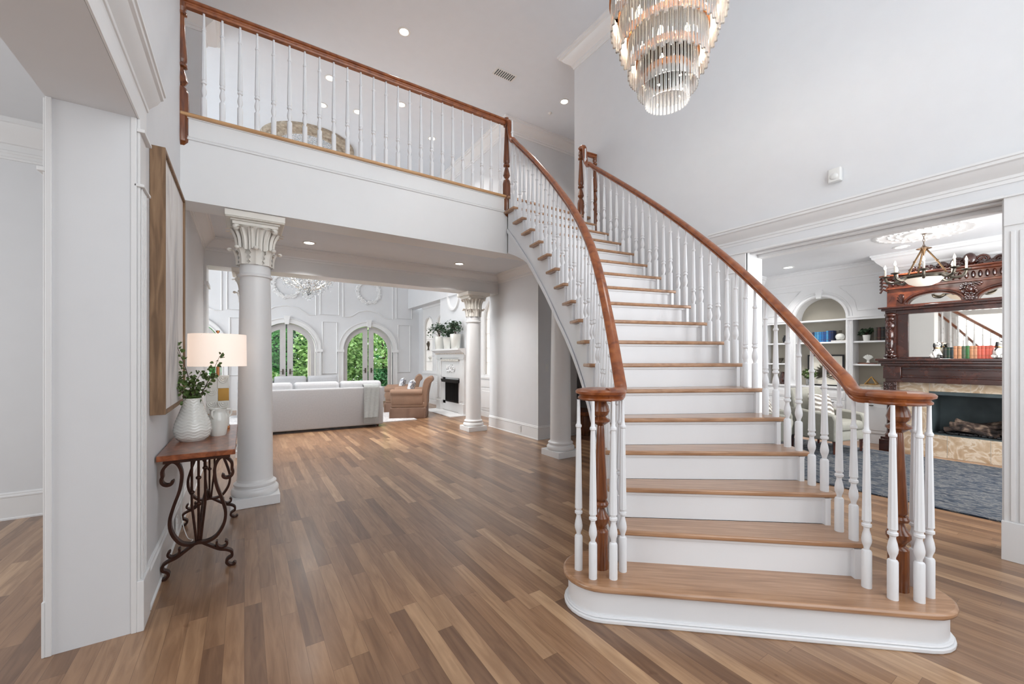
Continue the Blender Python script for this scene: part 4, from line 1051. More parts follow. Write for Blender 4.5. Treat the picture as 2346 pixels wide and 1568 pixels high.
tag(mb.build('wall_wreath', T), 'plaster wreath on the white chimney breast above the mantel plants', 'wreath', 'plaster wreaths on the great room walls')
# potted plants on that mantel
def pot_plant(x, y, z, ph, pr, lr, label, n, seed, m='leaf2', pm='white_cer', size=.07, name='potted_plant', grp=None, sides=0):
    t = thing(name, label, 'plant', (x, y, z), 0, grp); rg = random.Random(seed)
    mb = MB(); mb.lathe([(pr*.75, 0), (pr*.8, .01), (pr, ph*.95), (pr, ph), (pr*.9, ph), (pr*.85, ph*.85), (0, ph*.85)], seg=sides or 20); mb.build('pot', M[pm], t, smooth=30)
    for k in range(9):
        a = rg.uniform(0, 2*pi); rr = lr*rg.uniform(.4, 1); e = Vector((min(.03, rr*cos(a)), rr*sin(a), ph+lr*rg.uniform(.3, 1.1)))
        st_ = crom([(0, 0, ph*.8), (e.x*.3, e.y*.3, ph+(e.z-ph)*.6), e], 4); mb = MB(); mb.tube([tuple(v) for v in st_], .004, 5); s_ = mb.build('stem', M['stem'], t)
        mb = MB(); leaves(mb, tuple(e*.85+Vector((0, 0, ph*.15))), (lr*.35, lr*.35, lr*.35), n//9, size, rg, 0); mb.build('leaf_cluster', M[m], s_, smooth=0)
    return t
pot_plant(FX-.09, 10.3, 1.65, .34, .14, .36, 'leafy plant in a pale pot at the left end of the white mantel', 200, 1, 'leaf2')
pot_plant(FX-.09, 9.75, 1.65, .30, .14, .28, 'leafy plant in a pale square pot at the middle of the white mantel', 260, 2, 'leaf2', sides=4)
pot_plant(FX-.09, 9.3, 1.65, .36, .14, .30, 'bushy plant in the pale pot beside the far column', 300, 3, 'leaf2')
# built-in cabinets either side
def builtin(y0, y1, n, label, BX=4.87):
    t = thing('display_cabinet', label, 'cabinet', (BX, (y0+y1)/2, 0), 0, 'white built-in display cabinets')
    mb = MB(); mb.box(BX-.0, y0, .0, 4.95, y1, .92); mb.box(BX-.03, y0-.0, .92, 4.95, y1, .96); mb.box(BX-.02, y0, 0, BX, y1, .12); mb.build('base_cabinet', M['trim'], t, world=True, smooth=0)
    bw = (y1-y0)/n; r = bw*.36
    mb = MB()
    # face frame with arched openings (plane X)
    xs = [y0]; cs = [y0+bw*(k+.5) for k in range(n)]
    for c in cs: xs += [c-r*cos(pi*i/16) for i in range(17)]
    xs.append(y1)
    def top(y):
        for c in cs:
            if c-r-1e-6 <= y <= c+r+1e-6: return 2.35+math.sqrt(max(0, r*r-(y-c)**2))
    for a, b in zip(xs[:-1], xs[1:]):
        mid = (a+b)/2; ins = any(c-r < mid < c+r for c in cs)
        if ins: mb.ext([(a, top(a)), (b, top(b)), (b, 3.05), (a, 3.05)], 'x', BX+.01, BX+.05); mb.box(BX+.01, a, .96, BX+.05, b, 1.02)
        else: mb.box(BX+.01, a, .96, BX+.05, b, 3.05)
    mb.sweep([(0, 0), (.02, 0), (.04, .05), (.1, .09), (.1, .12), (0, .12)], [(BX, y1, 3.0), (BX, y0, 3.0)]); mb.build('face_frame', M['trim'], t, world=True, smooth=0)
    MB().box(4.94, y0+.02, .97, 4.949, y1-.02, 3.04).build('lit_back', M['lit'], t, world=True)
    for c in cs:
        mb = MB()
        for z in (1.3, 1.65, 2.0, 2.35): mb.box(BX+.055, c-r, z, 4.938, c+r, z+.02)
        mb.build('shelf', M['trim'], t, world=True)
        mb = MB(); pth = [(BX, c+r, 1.0)]+[(BX, c+r*cos(R(a)), 2.35+r*sin(R(a))) for a in range(0, 181, 12)]+[(BX, c-r, 1.0)]; mb.tube(pth, .025, 6); mb.build('arch_moulding', M['trim'], t, world=True)
        for s in (-1, 1):
            yy = c+s*bw*.24; mb = MB(); hw = bw*.2
            mb.box(BX-.02, yy-hw, .72, BX, yy+hw, .88); mb.box(BX-.02, yy-hw, .16, BX, yy+hw, .68); mb.box(BX-.03, yy-hw+.05, .22, BX-.02, yy+hw-.05, .62); dr_ = mb.build('cabinet_door', M['trim'], t, world=True, smooth=0, bevel=.004)
            MB().ball((BX-.035, yy-s*(hw-.03), .6), .015, 8, 6).build('knob', M['brass'], dr_)
    return t
builtin(10.72, 12.75, 2, 'white built-in cabinet with two lit arches left of the white fireplace')
builtin(7.5, 8.86, 1, 'white built-in cabinet with one lit arch right of the far column')
for k, (y, z, h, c) in enumerate(((12.35, 1.67, .28, 'bronze'), (12.2, 1.32, .16, 'white_cer'), (11.9, 1.32, .22, 'bronze'), (8.1, 2.02, .2, 'white_cer'), (8.25, 1.02, .26, 'white_cer'), (8.3, 1.67, .15, 'bronze'))):
    mb = MB(); mb.lathe([(.05, 0), (.03, .02), (.02, h*.3), (.05, h*.6), (.06, h*.75), (.03, h*.9), (.035, h)], seg=12)
    tag(mb.build('figurine', M[c], loc=(4.905, y, z)), ('dark candlestick urn on the upper shelf of the left lit arch', 'small white urn in the left lit arch', 'dark urn low in the left lit arch', 'white urn on the top shelf of the right lit arch', 'white urn standing at the bottom of the right lit arch', 'small dark urn in the middle of the right lit arch')[k], 'figurine', 'ornaments in the lit cabinets')
# great room crystal chandelier
gx, gy = 1.24, 10.4
t = thing('crystal_chandelier', 'branching clear crystal chandelier hanging in the great room', 'chandelier', (gx, gy, 2.72))
mb = MB(); mb.lathe([(.0, 2.86), (.04, 2.88), (.05, 2.92), (.03, 2.95), (.015, 3.0), (.012, 6.25), (.08, 6.28), (.08, 6.3)], (gx, gy, 0), 14); mb.build('stem', M['bronze'], t, world=True)
rg = random.Random(11); cr_o = None
arms = []
for k in range(16):
    a = 2*pi*k/16; r1 = rg.uniform(.46, .6); mb = MB()
    P = crom([(gx, gy, 2.95), (gx+r1*.4*cos(a), gy+r1*.4*sin(a), 3.02), (gx+r1*.8*cos(a), gy+r1*.8*sin(a), 3.14), (gx+r1*cos(a+.1), gy+r1*sin(a+.1), 3.34)], 5)
    mb.tube([tuple(v) for v in P], .008, 6)
    for v in P[4::3]:
        b = a+rg.choice((-1, 1))*.9; mb.tube([tuple(v), (v.x+.1*cos(b), v.y+.1*sin(b), v.z+.03)], .005, 5)
    mb.build('arm', M['mirror'], t, world=True); arms.append(P)
beads = MB(); cnt = 0
for k in range(620):
    P = arms[rg.randrange(16)]; v = P[rg.randrange(2, len(P))]; q = (v.x+rg.uniform(-.07, .07), v.y+rg.uniform(-.07, .07), v.z-rg.uniform(-.06, .13)); s = rg.uniform(.012, .02)
    if cnt < 90:
        if cr_o is None: cr_o = MB().lathe([(0, -.02), (.011, -.006), (.008, .008), (0, .02)], seg=6).build('crystal_drop', M['crystal2'], t, smooth=0); o = cr_o
        else: o = cr_o.copy(); C.objects.link(o); o.parent = t
        o.location = (q[0]-gx, q[1]-gy, q[2]-2.72); cnt += 1
    else: beads.lathe([(0, -s*1.5), (s*.8, -.4*s), (s*.6, .6*s), (0, s*1.5)], q, 6)
for k in range(12):
    a = k*2.4; rr = .02+.012*k; beads.lathe([(0, -.03), (.016, -.01), (.012, .01), (0, .03)], (gx+rr*cos(a), gy+rr*sin(a), 2.76+.008*k), 6)
o = beads.build('crystal_cluster', M['crystal2'], t, world=True, smooth=0); o['kind'] = 'stuff'
point('crystal_chandelier_light', (gx, gy, 3.3), 14, (1, .95, .88), .1, t)
# ================================================================ GARDEN behind the arched doors
struct('ground', MB().box(-14, 13.5, -.35, 16, 34, -.3), M['grass'], smooth=0)
struct('terrace', MB().box(-6, 13.5, -.3, 8, 16.2, -.05), M['marble'], smooth=0)
t = thing('porch_frame', 'dark porch post and beam outside the left arched doors', 'porch', (1.9, 15.6, -.05))
MB().box(1.83, 15.55, -.05, 1.99, 15.7, 2.42).build('post', M['capbeige'], t, world=True); MB().box(-5, 15.5, 2.42, 2.0, 15.75, 2.6).build('beam', M['firebox'], t, world=True)
def tree(x, y, z, rx, rz_, h, mt, n, seed, label, size=.2):
    rg = random.Random(seed); t = thing('garden_tree', label, 'tree', (x, y, -.3), 0, 'garden trees outside the arched doors')
    mb = MB(); mb.tube([(x, y, -.3), (x+.1, y, z*.6), (x, y, z+.3)], [.16, .12, .05], 8); mb.build('trunk', M['bark'], t, world=True)
    mb = MB(); leaves(mb, (x, y, z), (rx, rx*.7, rz_), n, size, rg, .35); mb.build('foliage', M[mt], t, world=True, smooth=0)
for i, (x, y, z, rx, rz_, mt, n, lb) in enumerate(((-2.3, 18, 1.8, 1.9, 2.4, 'tree2', 3000, 'green garden tree outside the leftmost arched door'), (.2, 19.0, 2.2, 1.5, 2.8, 'tree2', 3200, 'leafy tree outside the left leaf of the middle arched door'), (1.55, 20.5, 1.8, 1.5, 2.6, 'tree3', 3200, 'dark green tree behind the porch post'), (3.0, 18.2, 1.3, 1.5, 2.2, 'tree1', 3600, 'bright green bush filling the left glass of the right arched door'),
        (5.1, 18.2, 1.8, 1.5, 2.4, 'tree1', 3400, 'light green tree filling the right glass of the right arched door'), (4.7, 16.9, .2, .9, .8, 'tree3', 1500, 'low dark shrub at the bottom of the right arched door'), (.4, 16.8, .2, 1.0, .8, 'tree1', 1500, 'low bright shrub behind the sofas, middle arched door'), (7.5, 21, 2.5, 2.6, 3.2, 'tree2', 2600, 'tall tree at the right end of the garden'), (-5.5, 21, 2.5, 2.6, 3.2, 'tree2', 2000, 'tall tree at the left end of the garden'), (2.5, 24.5, 2.2, 3.4, 3.4, 'tree3', 3500, 'tall dark tree at the back of the garden'))):
    tree(x, y, z, rx, rz_, 0, mt, n, i+20, lb)
mb = MB(); leaves(mb, (1.5, 28, 2.0), (14, 1.2, 3.6), 9000, .4, random.Random(77), 0); o = mb.build('garden_hedge', M['tree3'], smooth=0); tag(o, 'tall dark green hedge closing the back of the garden', 'hedge')
# ================================================================ LIBRARY
MX = 8.31; BXF = 8.7; CY = 1.22
FYa, FYb, FZa, FZb = .81, 1.63, .31, .93
mb = MB(); mb.box(MX+.02, .33, 0, 9.0, FYa, LC); mb.box(MX+.02, FYb, 0, 9.0, 2.11, LC); mb.box(MX+.02, FYa, 0, 9.0, FYb, FZa); mb.box(MX+.02, FYa, FZb, 9.0, FYb, LC); mb.box(MX+.55, FYa, FZa, 9.0, FYb, FZb)
struct('wall_chimney', mb, M['wall'], smooth=0)
struct('trim_61', MB().sweep(crown_prof(.26, .16), [(8.9, 2.11, LC-.26), (MX+.02, 2.11, LC-.26), (MX+.02, .33, LC-.26), (8.9, .33, LC-.26)]), T, smooth=25)
t = thing('marble_fireplace', 'beige marble tiled fireplace with dark firebox under the carved wooden mantel', 'fireplace', (MX, CY, 0))
mb = MB(); mb.box(MX-.04, FYb, 0, MX+.02, 2.06, 1.05); mb.box(MX-.04, .38, 0, MX+.02, FYa, 1.05); mb.box(MX-.04, FYa, 0, MX+.02, FYb, FZa); mb.box(MX-.04, FYa, FZb, MX+.02, FYb, 1.2); mb.build('marble_surround', M['marble'], t, world=True, smooth=0)
mb = MB()
for y in (1.22, 1.62): mb.box(MX-.0415, y, FZb, MX-.039, y+.005, 1.2); mb.box(MX-.0415, y-.18, 0, MX-.039, y-.175, FZa)
for z in (.45, .93): mb.box(MX-.0415, FYb, z, MX-.039, 2.06, z+.004); mb.box(MX-.0415, .38, z, MX-.039, FYa, z+.004)
mb.build('grout_lines', M['bcase'], t, world=True)
mb = MB(); mb.box(MX-.03, FYa, FZb-.05, MX, FYb, FZb); mb.box(MX-.03, FYa, FZa, MX, FYb, FZa+.015)
for (a, b, c, d, e, f) in ((MX, FYa, FZa, MX+.54, FYa+.01, FZb), (MX, FYb-.01, FZa, MX+.54, FYb, FZb), (MX, FYa, FZa, MX+.54, FYb, FZa+.01), (MX, FYa, FZb-.01, MX+.54, FYb, FZb), (MX+.53, FYa, FZa, MX+.545, FYb, FZb)): mb.box(a, b, c, d, e, f)
mb.build('firebox', M['firebox'], t, world=True, smooth=0)
t = thing('fire_logs', 'charred logs lying in the dark library firebox', 'logs', (MX+.25, CY, FZa+.01)); rg = random.Random(6)
for k in range(6):
    y0 = 1.5-.08*k*.6; x = MX+.12+.05*k; z = FZa+.07+.05*(k % 3); L = .34+.06*(k % 2); a = rg.uniform(-.3, .3)
    P = [(x+a*q*.2+rg.uniform(-.012, .012), y0-L*q*1.5, z+.03*sin(q*5+k)) for q in [i/7 for i in range(8)]]
    mb = MB(); mb.tube(P, [.03+rg.uniform(-.006, .012) for _ in P], 8); mb.build('log', M['log'], t, world=True)
mb = MB()
for k in range(60): mb.ball((MX+rg.uniform(.06, .4), rg.uniform(FYa+.05, FYb-.05), FZa+.025), (.025, .03, .02), 5, 4)
mb.build('embers', M['black'], t, world=True)
# carved mahogany mantel with mirrors
t = thing('carved_mantel', 'tall carved mahogany mantelpiece with mirrors above the marble fireplace', 'mantelpiece', (MX-.1, CY, 0))
F = MX-.04
def YR(a): return CY+a
mb = MB()
mb.box(8.03, YR(-.95), 1.365, MX+.02, YR(.95), 1.4); mb.box(8.06, YR(-.92), 1.33, MX+.02, YR(.92), 1.365); mb.box(8.10, YR(-.9), 1.29, MX+.02, YR(.9), 1.33); mb.box(8.13, YR(-.87), 1.27, MX+.02, YR(.87), 1.29)
mb.build('mantel_shelf', M['mahog'], t, world=True, bevel=.006)
mb = MB(); mb.box(8.17, YR(-.85), 1.12, F, YR(.85), 1.27); mb.box(8.15, YR(-.86), 1.05, F, YR(.86), 1.12); mb.box(8.155, YR(-.75), 1.145, 8.17, YR(.75), 1.16); mb.box(8.155, YR(-.75), 1.23, 8.17, YR(.75), 1.245); mb.box(8.13, YR(.68), 1.1, F, YR(.88), 1.28); mb.box(8.13, YR(-.88), 1.1, F, YR(-.68), 1.28)
mb.build('frieze', M['mahog'], t, world=True, bevel=.004)
for s in (-1, 1):
    y = YR(s*.8); mb = MB(); mb.box(8.08, y-.115, .03, F-.0, y+.115, .18); mb.box(8.095, y-.1, .18, F, y+.1, .22); mb.box(8.08, y-.115, 0, F, y+.115, .03)
    mb.lathe([(.07, .22), (.075, .25), (.06, .27), (.052, .3), (.05, .78), (.06, .8), (.05, .82)], (8.19, y, 0), 16)
    mb.box(8.13, y-.075, .82, F, y+.075, 1.05)
    for k in range(46): mb.ball((8.13, y+rg.uniform(-.065, .065), .83+rg.uniform(0, .2)), (.014, .014, .018), 5, 4)
    mb.build('mantel_column', M['mahog'], t, world=True, bevel=.003)
    # upper carved figure post
    mb = MB(); y = YR(s*.78); mb.box(8.19, y-.035-.0, 1.42, F, y+.09, 2.12) if s > 0 else mb.box(8.19, y-.09, 1.42, F, y+.035, 2.12)
    yo = y+s*.03
    for (z, rx_, ry_, rz_) in ((1.44, .05, .08, .04), (1.5, .04, .05, .05), (1.62, .035, .04, .12), (1.76, .045, .045, .1), (1.9, .05, .055, .07), (2.0, .04, .05, .04), (2.06, .06, .07, .035)): mb.ball((8.18, yo, z), (rx_, ry_, rz_), 12, 8)
    for k in range(6): mb.tube([(8.13-.005*k, yo+p[0], 1.5+.09*k+p[1]) for p in spiral(0, 0, .008, .032, 0, 420, 14)], .008, 5)
    mb.build('carved_post', M['mahog'], t, world=True, smooth=50)
mb = MB(); mb.box(8.12, YR(-.9), 2.12, F, YR(.9), 2.15); mb.box(8.09, YR(-.93), 2.15, F, YR(.93), 2.175); mb.box(8.2, YR(-.75), 2.06, F, YR(.75), 2.12); mb.box(8.24, YR(-.75), 1.4, F, YR(-.64), 2.12); mb.box(8.24, YR(.62), 1.4, F, YR(.75), 2.12); mb.box(8.2, YR(-.7), 1.4, F, YR(.7), 1.425)
mb.build('mirror_frame', M['mahog'], t, world=True, bevel=.004)
MB().box(8.262, YR(-.64), 1.425, 8.268, YR(.62), 2.06).build('mirror', M['mirror'], t, world=True, smooth=0)
MB().box(8.262, YR(-.66), 2.175, 8.268, YR(.66), 2.4).build('arch_mirror', M['mirror'], t, world=True, smooth=0)
# arched fretwork (plane X) with two openings
mb = MB(); cs = (-.35, .35); hw = .27; xs = [YR(-.85)]
def atop(y):
    for c in cs:
        if abs(y-YR(c)) <= hw+1e-6: return 2.2+.135*math.sqrt(max(0, 1-((y-YR(c))/hw)**2))
for c in cs: xs += [YR(c)-hw*cos(pi*i/18) for i in range(19)]
xs.append(YR(.85))
for a, b in zip(xs[:-1], xs[1:]):
    mid = (a+b)/2; ins = any(abs(mid-YR(c)) < hw for c in cs)
    if ins: mb.ext([(a, atop(a)), (b, atop(b)), (b, 2.44), (a, 2.44)], 'x', 8.2, 8.255); mb.box(8.18, a, 2.175, 8.255, b, 2.2)
    else: mb.box(8.2, a, 2.175, 8.255, b, 2.44)
mb.build('arched_panel', M['mahogl'], t, world=True, smooth=0)
mb = MB()
for c in cs: mb.tube([(8.19, YR(c)+(hw+.03)*cos(R(a)), 2.21+.16*sin(R(a))) for a in range(0, 181, 10)], .018, 6)
for c in cs:
    for s in (-1, 1):
        for k in range(5): a = R(20+k*22); mb.tube([(8.19, YR(c+s*.33), 2.22), (8.17, YR(c+s*.33)+.05*cos(a)*(-s)*-1, 2.24+.12*sin(a)), ], [.006, .016], 6)
for k in range(60):
    u, v = rg.uniform(-1, 1), rg.uniform(0, 1); mb.ball((8.18, YR(u*.11*(1-v*.8)), 2.42-v*.22), (.02, .018, .018), 6, 4)
mb.ball((8.16, YR(0), 2.34), (.04, .04, .05), 10, 8)
mb.build('carved_ornament', M['mahog'], t, world=True, smooth=50)
mb = MB(); mb.box(8.17, YR(-.86), 2.44, F, YR(.86), 2.47); mb.box(8.2, YR(-.84), 2.47, F, YR(.84), 2.6); mb.box(8.14, YR(-.88), 2.6, F, YR(.88), 2.63); mb.box(8.1, YR(-.92), 2.63, F, YR(.92), 2.655)
mb.build('cornice', M['mahogl'], t, world=True, bevel=.005)
mb = MB()
for k in range(26): mb.ball((8.195, YR(-.78+k*.0624), 2.535), (.03, .022, .05), 8, 6)
mb.build('gadroon_band', M['mahog'], t, world=True, smooth=50)
mb = MB()
for s in (-1, 1):
    for (c, r_, z) in ((.12, .07, 2.72), (.27, .055, 2.7), (.42, .045, 2.69), (.56, .035, 2.68)):
        m3 = MB(); m3.tube([(8.2, YR(s*(c+p[0])), z+p[1]) for p in spiral(0, 0, .008, r_, 0, 560, 26)], .017, 6); m3.build('carved_scroll', M['mahog'], t, world=True, smooth=50)
    m3 = MB()
    for k in range(34): m3.ball((8.2+rg.uniform(-.02, .02), YR(s*(.02+.017*k)), 2.66+rg.uniform(0, .06)), (.025, .035, .03), 6, 4)
    m3.build('carved_leaves', M['mahog'], t, world=True, smooth=50)
mb.ball((8.18, YR(0), 2.74), (.05, .07, .09), 10, 8)
for s in (-1, 1):
    m3 = MB()
    for k in range(5): m3.tube([(8.2, YR(s*.84), 2.42+.06*k), (8.13, YR(s*.88), 2.45+.05*k), (8.16, YR(s*.92), 2.40+.05*k)], .014, 6)
    m3.build('carved_bracket', M['mahog'], t, world=True, smooth=50)
mb.build('crest_carving', M['mahog'], t, world=True, smooth=50)
# porcelain dogs
def dog(loc, rz, label):
    t = thing('porcelain_dog', label, 'figurine', loc, rz, 'black and white porcelain dogs')
    V = [(0, 0, .09), (.0, -.01, .14), (.0, -.03, .185), (0, -.055, .205), (0, -.085, .195), (-.03, -.045, .06), (-.03, -.06, .01), (.03, -.045, .06), (.03, -.06, .01), (0, .04, .05), (-.035, .03, .03), (-.04, -.0, .012), (.035, .03, .03), (.04, 0, .012), (0, .085, .02), (.04, .11, .02)]
    E_ = [(0, 1), (1, 2), (2, 3), (3, 4), (0, 5), (5, 6), (0, 7), (7, 8), (0, 9), (9, 10), (10, 11), (9, 12), (12, 13), (9, 14), (14, 15)]
    rd = [.042, .036, .036, .036, .02, .018, .013, .018, .013, .048, .03, .014, .03, .014, .014, .012]
    me = bpy.data.meshes.new('body'); me.from_pydata(V, E_, []); o = bpy.data.objects.new('body', me); C.objects.link(o); o.parent = t; me.materials.append(M['dog'])
    o.modifiers.new('skin', 'SKIN'); sv = me.skin_vertices[0].data
    for i, r_ in enumerate(rd): sv[i].radius = (r_, r_)
    sv[0].use_root = True; s = o.modifiers.new('s', 'SUBSURF'); s.levels = s.render_levels = 2
    for s in (-1, 1): MB().ball((s*.037, -.04, .185), (.012, .018, .034), 10, 8).build('ear', M['black'], t)
    mb = MB(); mb.ball((0, -.107, .196), (.009, .008, .007), 8, 6)
    for s in (-1, 1): mb.ball((s*.016, -.088, .217), .0045, 8, 6)
    mb.build('face_details', M['black'], t)
    mb = MB(); mb.lathe([(.038, 0), (.04, .006), (.036, .012)], (0, 0, 0), 16, Matrix.Translation((0, -.018, .155)) @ Matrix.Rotation(R(25), 4, 'X')); mb.build('collar', M['gold'], t)
M['dog'] = mixn('spotted_porcelain', [(.0, (228, 226, 220)), (.54, (228, 226, 220)), (.56, (28, 26, 26)), (1, (24, 22, 22))], 14, .15, 1, bump=0, coat=.6)
def Yat(px, X=8.15):
    r_ = (px-1173)/935; a = YAW; return X*(cos(a)-r_*sin(a))/(sin(a)+r_*cos(a))
dog((8.13, Yat(2146), 1.4), R(-60), 'spotted porcelain dog at the left end of the books on the mantel')
dog((8.13, Yat(2287), 1.4), R(-50), 'spotted porcelain dog at the right end of the books on the mantel')
def book(x, y, z, th, h, dp, col, label, grp, face=-1):
    """upright book, spine facing -X"""
    t = thing('book', label, 'book', (x, y, z), 0, grp)
    m_ = book_mat(col); mb = MB(); mb.box(-.0, -th/2, 0, dp, -th/2+.003, h); mb.box(0, th/2-.003, 0, dp, th/2, h)
    mb.lathe([(th/2, 0), (th/2, h)], (0, 0, 0), 10, None, None, (.45, 1)); mb.build('cover', m_, t, smooth=50)
    MB().box(.004, -th/2+.003, .004, dp-.005, th/2-.003, h-.004).build('pages', M['wax'], t, smooth=0)
    mb = MB()
    for k in (.2, .8): mb.lathe([(th/2+.001, h*k), (th/2+.0012, h*k+.004)], (0, 0, 0), 10, None, None, (.46, 1))
    mb.build('spine_bands', M['abrass'], t, smooth=0)
xs_ = [(2166, (40, 44, 40)), (2174, (34, 58, 44)), (2182, (32, 48, 52)), (2190, (190, 132, 96)), (2200, (196, 142, 104)), (2209, (80, 92, 72)), (2218, (60, 110, 60)), (2227, (188, 134, 96)), (2236, (192, 138, 104)), (2244, (196, 92, 70)), (2253, (206, 96, 76)), (2262, (198, 88, 70)), (2270, (210, 100, 80))]
nm = ('dark grey', 'dark green', 'slate green', 'tan leather', 'second tan leather', 'olive', 'bright green', 'third tan leather', 'fourth tan leather', 'brick red', 'coral red', 'deep coral red', 'rightmost red')
for (px, c), nme in zip(xs_, nm):
    y = Yat(px); book(8.12, y, 1.4, .036 if px > 2185 else .034, .155 if px < 2186 else .17, .12, c, nme+' book in the row between the two porcelain dogs on the mantel', 'books between the porcelain dogs')
# ---------------- bookcase
t = thing('bookcase', 'white built-in arched bookcase with cabinets below in the library', 'bookcase', (BXF, 3.1, 0))
yb0, yb1 = 2.115, 4.095; AC, AR = 3.125, .385
mb = MB(); mb.box(8.97, yb0, .9, 8.99, yb1, 2.7); mb.build('back_panel', M['bcase'], t, world=True, smooth=0)
mb = MB(); pil = [(2.64, 2.74), (3.51, 3.61), (4.055, 4.095), (2.115, 2.14)]
for a, b in pil:
    mb.box(BXF, a, .9, 8.97, b, 2.12)
    if b-a > .06:
        for k in range(3): mb.box(BXF-.008, a+.015+k*.027, 1.0, BXF, a+.031+k*.027, 2.05)
xs = [yb0]+[AC-AR*cos(pi*i/20) for i in range(21)]+[yb1]
for a, b in zip(xs[:-1], xs[1:]):
    mid = (a+b)/2
    if abs(mid-AC) < AR:
        za, zb = [2.12+math.sqrt(max(0, AR*AR-(v-AC)**2)) for v in (a, b)]; mb.ext([(a, za), (b, zb), (b, 2.76), (a, 2.76)], 'x', BXF, BXF+.28)
    else: mb.box(BXF, a, 2.12, BXF+.28, b, 2.76)
mb.build('face_frame', T, t, world=True, smooth=0)
mb = MB(); mb.tube([(BXF, AC+(AR+.03)*cos(R(a)), 2.12+(AR+.03)*sin(R(a))) for a in range(0, 181, 6)], .03, 6); mb.tube([(BXF, AC+(AR+.085)*cos(R(a)), 2.12+(AR+.085)*sin(R(a))) for a in range(0, 181, 6)], .014, 6)
mb.ext([(AC-.035, 2.48), (AC+.035, 2.48), (AC+.055, 2.63), (AC-.055, 2.63)], 'x', BXF-.05, BXF)
for a, b in ((yb0, 2.72), (3.53, yb1)): mb.box(BXF-.03, a, 2.1, BXF, b, 2.13); mb.box(BXF-.02, a, 2.06, BXF, b, 2.1)
mb.build('arch_moulding', T, t, world=True)
for q in (((2.18, 2.22), (2.18, 2.66), (2.84, 2.66), (2.74, 2.56), (2.62, 2.4), (2.58, 2.22)), ((4.05, 2.22), (4.05, 2.66), (3.41, 2.66), (3.51, 2.56), (3.63, 2.4), (3.67, 2.22))):
    mb = MB(); mb.tube([(BXF-.002, y, z) for y, z in q], .009, 5, closed=True); mb.build('panel_moulding', T, t, world=True)
def shelf(a, b, z): MB().box(BXF+.02, a, z-.028, 8.97, b, z).build('shelf', T, t, world=True, smooth=0)
shelf(2.14, 2.64, 1.70); shelf(2.14, 2.64, 1.31); shelf(2.74, 3.51, 2.1); shelf(2.74, 3.51, 1.70); shelf(3.61, 4.055, 1.70); shelf(3.61, 4.055, 1.31)
mb = MB(); mb.box(BXF-.03, yb0, .87, 8.99, yb1, .9); mb.build('counter', T, t, world=True, bevel=.004)
mb = MB(); mb.box(BXF+.0, yb0, 0, 8.99, yb1, .87); mb.box(BXF-.012, yb0, 0, BXF, yb1, .14); mb.build('base_cabinet', T, t, world=True, smooth=0)
def panel_door(a, b, z0, z1, nm_):
    mb = MB(); mb.box(BXF-.018, a+.006, z0, BXF, b-.006, z1); w_ = .05 if z1-z0 > .3 else .03; mb.box(BXF-.024, a+w_, z0+w_, BXF-.018, b-w_, z1-w_); o = mb.build(nm_, T, t, world=True, smooth=0, bevel=.004)
    return o
for a, b in ((2.14, 2.64), (2.74, 3.125), (3.125, 3.51), (3.61, 4.05)):
    panel_door(a, b, .68, .84, 'drawer'); o = panel_door(a, b, .17, .66, 'cabinet_door'); MB().box(BXF-.045, (a+b)/2-.03, .62, BXF-.024, (a+b)/2+.03, .632).build('handle', M['bronze'], o)
BX_ = 8.78
blues = [(24, 44, 74), (58, 132, 176), (84, 150, 190), (36, 120, 180), (48, 104, 160), (28, 70, 128), (70, 140, 186), (26, 50, 100), (20, 36, 74)]
bn = ('leftmost navy', 'light teal', 'pale blue', 'bright blue', 'mid blue', 'royal blue', 'sky blue', 'dark blue', 'rightmost navy')
for k, (c, nme) in enumerate(zip(blues, bn)): book(BX_, 3.25-k*.036, 1.70, .034, .2 if k > 5 else .185, .14, c, nme+' book in the blue row under the bookcase arch', 'blue books in the bookcase')
for k, (c, nme) in enumerate((((70, 66, 58), 'grey brown'), ((66, 30, 24), 'maroon'), ((24, 22, 22), 'thick black'), ((34, 30, 28), 'black'))): book(BX_, 2.36-k*.045, 1.70, .042, .22, .14, c, nme+' book on the top shelf behind the carved mantel', 'dark books beside the mantel')
def flat_book(x, y, z, w_, d, h, col, rz, label, grp):
    t = thing('book', label, 'book', (x, y, z), rz, grp); mb = MB(); mb.box(-w_/2, -d/2, 0, w_/2, d/2, .003); mb.box(-w_/2, -d/2, h-.003, w_/2, d/2, h); mb.box(-w_/2, -d/2, 0, -w_/2+.003, d/2, h); mb.build('cover', book_mat(col), t); MB().box(-w_/2+.004, -d/2+.004, .003, w_/2-.004, d/2-.004, h-.003).build('pages', M['wax'], t)
GB = 'books lying flat in the bookcase'
flat_book(8.83, 2.86, 1.70, .15, .22, .025, (226, 224, 220), 0, 'white book lying under the round bottle vase', GB)
t = thing('bottle_vase', 'round white vase with narrow grey neck beside the blue books', 'vase', (8.83, 2.86, 1.725))
MB().lathe([(.03, 0), (.055, .015), (.07, .05), (.068, .08), (.045, .11), (.02, .122)], seg=24).build('body', M['white_cer'], t); MB().lathe([(.02, .12), (.017, .16), (.022, .175), (.018, .176)], seg=16).build('neck', M['bronze'], t)
pot_plant(8.82, 2.49, 1.70, .1, .055, .1, 'small spiky green plant in a white pot beside the dark books', 180, 8, 'leaf2', size=.06)
t = thing('shell_ornament', 'white fan shell on a stand on the middle bookcase shelf', 'ornament', (8.82, 2.47, 1.31))
mb = MB(); mb.box(-.04, -.13, 0, .05, .13, .02); mb.build('base', M['mahogl'], t); mb = MB(); mb.lathe([(.03, .02), (.018, .035), (.02, .06)], seg=12)
for k in range(9): a = R(-60+15*k); mb.tube([(0, 0, .06), (0, .055*sin(a), .075+.055*cos(a)), (0, .075*sin(a), .075+.08*cos(a))], [.004, .012, .009], 6)
mb.build('shell', M['white_cer'], t)
